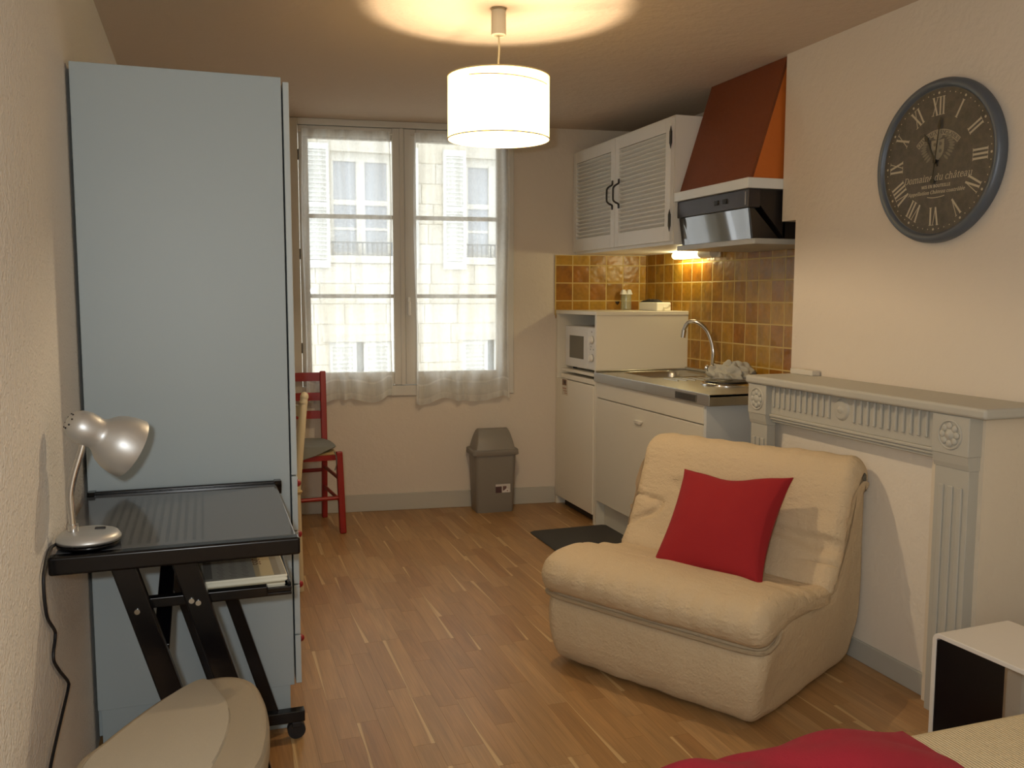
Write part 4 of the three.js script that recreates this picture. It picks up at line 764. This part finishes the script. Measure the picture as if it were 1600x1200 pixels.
// ---------------------------------------------------------------- computer desk with lamp
{
  const t = thing('desk', 'small black metal desk with a glossy dark top and castors, by the left wall', 'desk');
  const top = dataTex(512, 512, (u, v) => { const inS = u > 0.14 && u < 0.60 && v > 0.10 && v < 0.95, line = Math.abs(((u * 26) % 1) - 0.5) < 0.2, dot = ((v * 90) % 1) < 0.55; const b = inS && line && dot ? 46 : 92; return [b, b + 2, b + 6]; }, true);
  top.wrapS = top.wrapT = THREE.ClampToEdgeWrapping;
  const tg = clean(new RoundedBoxGeometry(0.5, 0.012, 0.585, 2, 0.003)); { const p = tg.attributes.position, uv = tg.attributes.uv; for (let i = 0; i < p.count; i++) uv.setXY(i, p.getX(i) / 0.5 + 0.5, p.getZ(i) / 0.585 + 0.5); } tg.translate(-2.742, 0.757, 2.793);
  mesh('desk_top', tg, M('#ffffff', 0.10, { map: top }), t, 'glossy dark top with dotted stripes');
  mesh('front_rail', [bx(-3.0, -2.486, 0.725, 0.765, 3.088, 3.122, 0.006)], black, t);
  mesh('rear_rail', [bx(-2.985, -2.482, 0.742, 0.772, 2.484, 2.50, 0.004)], black, t);
  for (const [x0, x1] of [[-2.991, -2.972], [-2.497, -2.478]]) mesh('end_cap', [prism([[2.474, 0.772], [2.474, 0.745], [2.486, 0.735], [2.505, 0.735], [2.52, 0.765], [2.512, 0.774]].map(([z, y]) => [-z, y]), x0, x1).rotateY(Math.PI / 2)], black, t);
  const at = (x, y, k) => x + (0.72 - y) * 0.293 * k;
  for (const [z, wd] of [[3.078, 0.05], [2.515, 0.036]]) for (const xt of [-2.858, -2.735]) {
    const sh = z > 3 ? 0 : 0.028; mesh('leg', [bar([at(xt + sh, 0.06, 1), 0.06, z], [at(xt + sh, 0.735, 1), 0.735, z], wd, 0.028, 0.004)], black, t);
  }
  for (const z of [3.052, 2.545]) mesh('tray_runner', [bx(-2.856, -2.556, 0.616, 0.640, z - 0.012, z + 0.012, 0.003)], black, t);
  for (const z of [3.078, 2.528]) mesh('foot_bar', [bx(-2.90, -2.428, 0.052, 0.086, z - 0.016, z + 0.016, 0.003)], black, t);
  mesh('brace', [bar([-2.79, 0.52, 3.055], [-2.772, 0.735, 2.6], 0.035, 0.02, 0.003)], black, t);
  mesh('tray', [bx(-2.735, -2.500, 0.606, 0.614, 2.575, 3.035, 0.002), bx(-2.735, -2.500, 0.614, 0.626, 3.025, 3.035, 0.002), bx(-2.508, -2.500, 0.614, 0.634, 2.585, 3.025, 0.002), bx(-2.735, -2.50, 0.614, 0.64, 2.575, 2.585, 0.002)], black, t);
  for (const [x, z] of [[-2.453, 2.528], [-2.87, 2.528], [-2.453, 3.078], [-2.87, 3.078]]) mesh('castor', [rod([x, 0.026, z - 0.012], [x, 0.026, z + 0.012], 0.026, 0.026, 28), rod([x, 0.03, z], [x, 0.053, z], 0.008), bx(x - 0.014, x + 0.014, 0.034, 0.053, z - 0.016, z + 0.016, 0.004)], blackMatt, t);
  for (const [x, y] of [[-2.834, 0.622], [-2.722, 0.634], [-2.708, 0.628]]) mesh('bolt', [rod([x, y, 3.08], [x, y, 3.096], 0.006, 0.006, 12)], chrome, t, 'shiny bolt head');

  const paper = (name, lab, x0, x1, z0, z1, y0, y1, turn, draw, edgeC) => {
    const o = thing(name, lab, name === 'magazine' ? 'magazine' : 'newspaper', [(x0 + x1) / 2, y0, (z0 + z1) / 2], turn), w = x1 - x0, d = z1 - z0, h = y1 - y0;
    const ring = (k, y) => rrect(w - k, d - k, 0.004, y, 3);
    mesh('pages', [loft([ring(0.004, 0), ring(0, h * 0.2), ring(0.002, h * 0.5), ring(0, h * 0.8), ring(0.003, h)], true, 0.5)], M(edgeC, 0.8), o);
    const pl = new THREE.PlaneGeometry(w - 0.006, d - 0.006); pl.rotateX(-Math.PI / 2); pl.translate(0, h + 0.0006, 0);
    mesh('front_page', clean(pl), M('#ffffff', 0.7, { map: canvasTex(512, 384, draw) }), o);
  };
  paper('magazine', 'pale magazine under the newspaper on the desk tray', -2.705, -2.512, 2.80, 3.012, 0.6142, 0.629, 0.0, (x, w, h) => { x.fillStyle = '#b8ae94'; x.fillRect(0, 0, w, h); }, '#d8d2bc');
  paper('newspaper', 'folded newspaper on top of the magazine on the desk tray', -2.712, -2.508, 2.81, 3.005, 0.6302, 0.646, 0.02, (x, w, h) => {
    x.fillStyle = '#9c9a90'; x.fillRect(0, 0, w, h); x.fillStyle = '#c4b48e'; x.fillRect(330, 0, 110, h); x.fillStyle = '#8a8476'; x.fillRect(440, 0, 40, h); x.fillStyle = '#6c6a64'; x.fillRect(30, 30, 50, h - 60);
    x.fillStyle = '#4a4844'; for (let i = 0; i < 3; i++) for (let k = 0; k < 14; k++) x.fillRect(110 + i * 72 + (k % 3) * 5, 24 + k * 25, 34, 4);
    x.save(); x.translate(372, h / 2); x.rotate(-Math.PI / 2); x.fillStyle = '#7a5a40'; x.font = 'bold 70px sans-serif'; x.textAlign = 'center'; x.fillText('SSC', 60, 10); x.restore();
  }, '#e6e0ca');
}
{
  const t = thing('desk_lamp', 'silver desk lamp with a bell shade standing on the black desk', 'lamp', [-2.93, 0.765, 3.035]);
  const silver = new THREE.MeshStandardMaterial({ color: '#c4c4c2', roughness: 0.42, metalness: 0.72 });
  mesh('base', [lathe([[0, 0.034], [0.045, 0.032], [0.060, 0.027], [0.066, 0.018], [0.066, 0.011], [0, 0.011]], 56)], silver, t);
  mesh('base_foot', [lathe([[0, 0], [0.064, 0], [0.065, 0.006], [0.063, 0.0112], [0, 0.0112]], 56)], black, t, 'black foot ring');
  mesh('switch', [bx(0.012, 0.034, 0.029, 0.036, -0.012, 0.0, 0.002)], blackMatt, t);
  mesh('stem', [tube([[-0.03, 0.03, 0.0], [-0.032, 0.08, 0], [-0.032, 0.115, -0.001], [-0.024, 0.155, -0.004], [-0.01, 0.2, -0.008], [0.0, 0.235, -0.012]], 0.0075, 60, 14)], chrome, t);
  mesh('stem_collar', [rod([-0.03, 0.028, 0], [-0.03, 0.048, 0], 0.011)], chrome, t);
  const ax = V(0.80, -0.50, -0.30).normalize(), q = new THREE.Quaternion().setFromUnitVectors(V(0, 1, 0), ax);
  const put = (g) => { g.applyQuaternion(q); g.translate(0.002, 0.255, -0.014); return g; };
  const sh = mesh('lamp_shade', [put(lathe([[0.0, -0.042], [0.014, -0.040], [0.026, -0.033], [0.034, -0.02], [0.037, -0.004], [0.036, 0.012], [0.034, 0.026], [0.040, 0.036], [0.053, 0.050], [0.062, 0.068], [0.067, 0.090], [0.0685, 0.108], [0.0665, 0.108], [0.065, 0.09], [0.06, 0.07], [0.05, 0.053], [0.036, 0.040], [0.03, 0.036], [0, 0.036]], 64))], silver, t);
  const hol = []; for (let i = 0; i < 8; i++) hol.push(put(clean(new THREE.SphereGeometry(0.0022, 8, 6).translate(0.017 * Math.cos(i * 0.785), -0.0385, 0.017 * Math.sin(i * 0.785)))));
  mesh('vent_holes', hol, blackMatt, sh);
  mesh('bulb', [put(clean(new THREE.SphereGeometry(0.024, 20, 14).translate(0, 0.062, 0)))], M('#e8e6de', 0.3), t, 'unlit white bulb');
  const o = t.position, P = [[-2.992, 0.775, 3.045], [-2.998, 0.778, 3.10], [-2.998, 0.765, 3.155], [-2.998, 0.735, 3.19], [-2.998, 0.66, 3.172], [-2.998, 0.60, 3.09], [-2.998, 0.582, 3.085], [-2.998, 0.55, 3.12], [-2.998, 0.50, 3.06], [-2.998, 0.425, 2.945], [-2.998, 0.408, 2.95], [-2.998, 0.39, 3.06], [-2.998, 0.365, 3.20], [-2.998, 0.34, 3.27]];
  mesh('cable', [tube(P.map((p) => [p[0] - o.x, p[1] - o.y, p[2] - o.z]), 0.0035, 160, 8)], blackMatt, t);
}
// ---------------------------------------------------------------- stool in the foreground
{
  const t = thing('stool', 'rounded beige upholstered seat with a darker border, in front of the desk', 'stool', [-2.755, 0, 3.46]);
  const seatM = M('#94866f', 0.95, { bumpMap: fabricBump, bumpScale: 0.001 }), panelM = M('#a29783', 0.95, { bumpMap: fabricBump, bumpScale: 0.001 });
  const o = [[-2.686, 3.212], [-2.64, 3.217], [-2.603, 3.257], [-2.586, 3.343], [-2.582, 3.432], [-2.591, 3.534], [-2.612, 3.62], [-2.66, 3.69], [-2.74, 3.73], [-2.83, 3.72], [-2.89, 3.66], [-2.915, 3.58], [-2.908, 3.50], [-2.88, 3.45], [-2.837, 3.372], [-2.784, 3.29], [-2.736, 3.238]].map(([x, z]) => V(x + 2.755, 0, z - 3.46));
  const cv = new THREE.CatmullRomCurve3(o, true, 'centripetal').getSpacedPoints(120).slice(0, 120);
  const rg = (k, y) => cv.map((p) => [p.x * k, y, p.z * k]);
  mesh('seat', [loft([rg(0.93, 0.435), rg(0.985, 0.442), rg(1.0, 0.46), rg(1.0, 0.485), rg(0.99, 0.496), rg(0.965, 0.502), rg(0.9, 0.505)], true, 1.0)], seatM, t);
  const pin = [[-2.700, 3.222], [-2.672, 3.29], [-2.656, 3.36], [-2.653, 3.435], [-2.673, 3.554], [-2.70, 3.63], [-2.75, 3.70], [-2.82, 3.708], [-2.876, 3.65], [-2.9, 3.58], [-2.893, 3.51], [-2.865, 3.455], [-2.826, 3.384], [-2.775, 3.302], [-2.735, 3.248]].map(([x, z]) => V(x + 2.755, 0, z - 3.46));
  const pc = new THREE.CatmullRomCurve3(pin, true, 'centripetal').getSpacedPoints(90).slice(0, 90), pg = (k, y) => pc.map((p) => [(p.x + 0.02) * k - 0.02, y, p.z * k]);
  mesh('seat_panel', [loft([pg(1, 0.500), pg(0.995, 0.506), pg(0.97, 0.5085)], true, 0.8)], panelM, t, 'paler centre panel');
  for (const [x, z] of [[-0.11, 0.17], [0.11, 0.14], [0.10, -0.15], [-0.02, -0.10]]) mesh('leg', [rod([x * 1.25, 0, z * 1.15], [x, 0.437, z], 0.010, 0.012)], M('#3a3532', 0.4, { metalness: 0.6 }), t);
}
// ---------------------------------------------------------------- bedside table, bed, throw
{
  const t = thing('bedside_table', 'white open bedside cube, black inside, standing between fireplace and bed', 'bedside table', [-0.722, 0, 3.537], 0.05);
  const w = 0.13, y1 = 0.42, d = 0.215, r = 0.022;
  const outer = new THREE.Shape(), ring = (sh, a, y0, yy, rad) => { sh.moveTo(-a + rad, y0); sh.lineTo(a - rad, y0); sh.absarc(a - rad, y0 + rad, rad, -Math.PI / 2, 0, false); sh.lineTo(a, yy - rad); sh.absarc(a - rad, yy - rad, rad, 0, Math.PI / 2, false); sh.lineTo(-a + rad, yy); sh.absarc(-a + rad, yy - rad, rad, Math.PI / 2, Math.PI, false); sh.lineTo(-a, y0 + rad); sh.absarc(-a + rad, y0 + rad, rad, Math.PI, Math.PI * 1.5, false); };
  ring(outer, d, 0, y1, r); const hole = new THREE.Path(); ring(hole, d - 0.013, 0.013, y1 - 0.013, r - 0.012); outer.holes.push(hole);
  const g = clean(new THREE.ExtrudeGeometry(outer, { depth: 2 * w - 0.004, bevelEnabled: true, bevelSize: 0.002, bevelThickness: 0.002, bevelOffset: -0.002, bevelSegments: 2, curveSegments: 8 }));
  g.translate(0, 0, -w + 0.002); g.rotateY(-Math.PI / 2);
  mesh('shell', [metreUV(g)], M('#ddd6cb', 0.3), t, 'white lacquered shell');
  const bl = M('#0b0a12', 0.3);
  for (const q of [[-d + 0.0132, -d + 0.0165], [d - 0.0165, d - 0.0132]]) mesh('lining', [bx(-w + 0.003, w - 0.003, 0.02, y1 - 0.02, ...q)], bl, t, 'black inner side');
}
{
  const t = thing('bed', 'bed with a beige ribbed cover at the lower right corner of the photo', 'bed', [0, 0, 0]);
  const cov = M('#cbb994', 0.92, { bumpMap: ribBump, bumpScale: 0.003 });
  mesh('mattress', [bx(-2.25, -0.36, 0.2, 0.44, 3.82, 4.70, 0.05)], M('#d8cfbc', 0.9), t);
  mesh('bed_cover', [bx(-2.27, -0.345, 0.16, 0.459, 3.805, 4.715, 0.035)], cov, t);
  mesh('bed_base', [bx(-2.23, -0.38, 0.08, 0.2, 3.83, 4.69, 0.01)], M('#6a5138', 0.6), t);
  for (const [x, z] of [[-2.17, 3.88], [-0.44, 3.88], [-2.17, 4.63], [-0.44, 4.63]]) mesh('leg', [rod([x, 0, z], [x, 0.08, z], 0.025)], M('#3a2c20', 0.5), t);
  const b = thing('throw_blanket', 'rumpled dark red blanket lying on the beige bed', 'blanket', [-1.79, 0.460, 3.985]);
  const nx = 90, nz = 50, pos = [], idx = [];
  const hgt = (u, v) => { const e = Math.max(0, 1 - u ** 6) ** 0.5 * Math.max(0, 1 - v ** 6) ** 0.5; const hump = 0.048 * Math.exp(-((u - 0.45) ** 2) / 0.12 - ((v + 0.45) ** 2) / 0.5), hump2 = 0.03 * Math.exp(-((u + 0.3) ** 2) / 0.25 - ((v + 0.4) ** 2) / 0.4), f = 0.011 * Math.sin(u * 17 - v * 9 + 2 * N3(u * 2, v * 2, 1)) * sm(0.5, -0.5, u); return e * (0.022 + hump + hump2 + f + 0.008 * N3(u * 3, v * 3, 9)); };
  for (const lvl of [1, 0]) for (let j = 0; j <= nz; j++) for (let i = 0; i <= nx; i++) { const u = i / nx * 2 - 1, v = j / nz * 2 - 1; pos.push(u * 0.38 * (1 + 0.06 * N3(v * 2, 3, 1)), lvl ? Math.max(0.003, hgt(u, v)) : 0.0, v * 0.17 * (1 + 0.08 * N3(u * 2, 7, 2))); }
  for (let f = 0; f < 2; f++) for (let j = 0; j < nz; j++) for (let i = 0; i < nx; i++) { const o = f * (nx + 1) * (nz + 1), a = o + j * (nx + 1) + i, c = a + 1, p = a + nx + 1, e = p + 1; f ? idx.push(a, c, e, a, e, p) : idx.push(a, e, c, a, p, e); }
  const g = new THREE.BufferGeometry(); g.setAttribute('position', new THREE.Float32BufferAttribute(pos, 3)); g.setIndex(idx); g.computeVertexNormals(); metreUV(g);
  mesh('fabric', clean(g), M('#8a0f22', 0.95, { bumpMap: fabricBump, bumpScale: 0.001, sheen: 0.3, sheenColor: new THREE.Color('#a01830') }), b);
}

renderer.render(scene, camera);
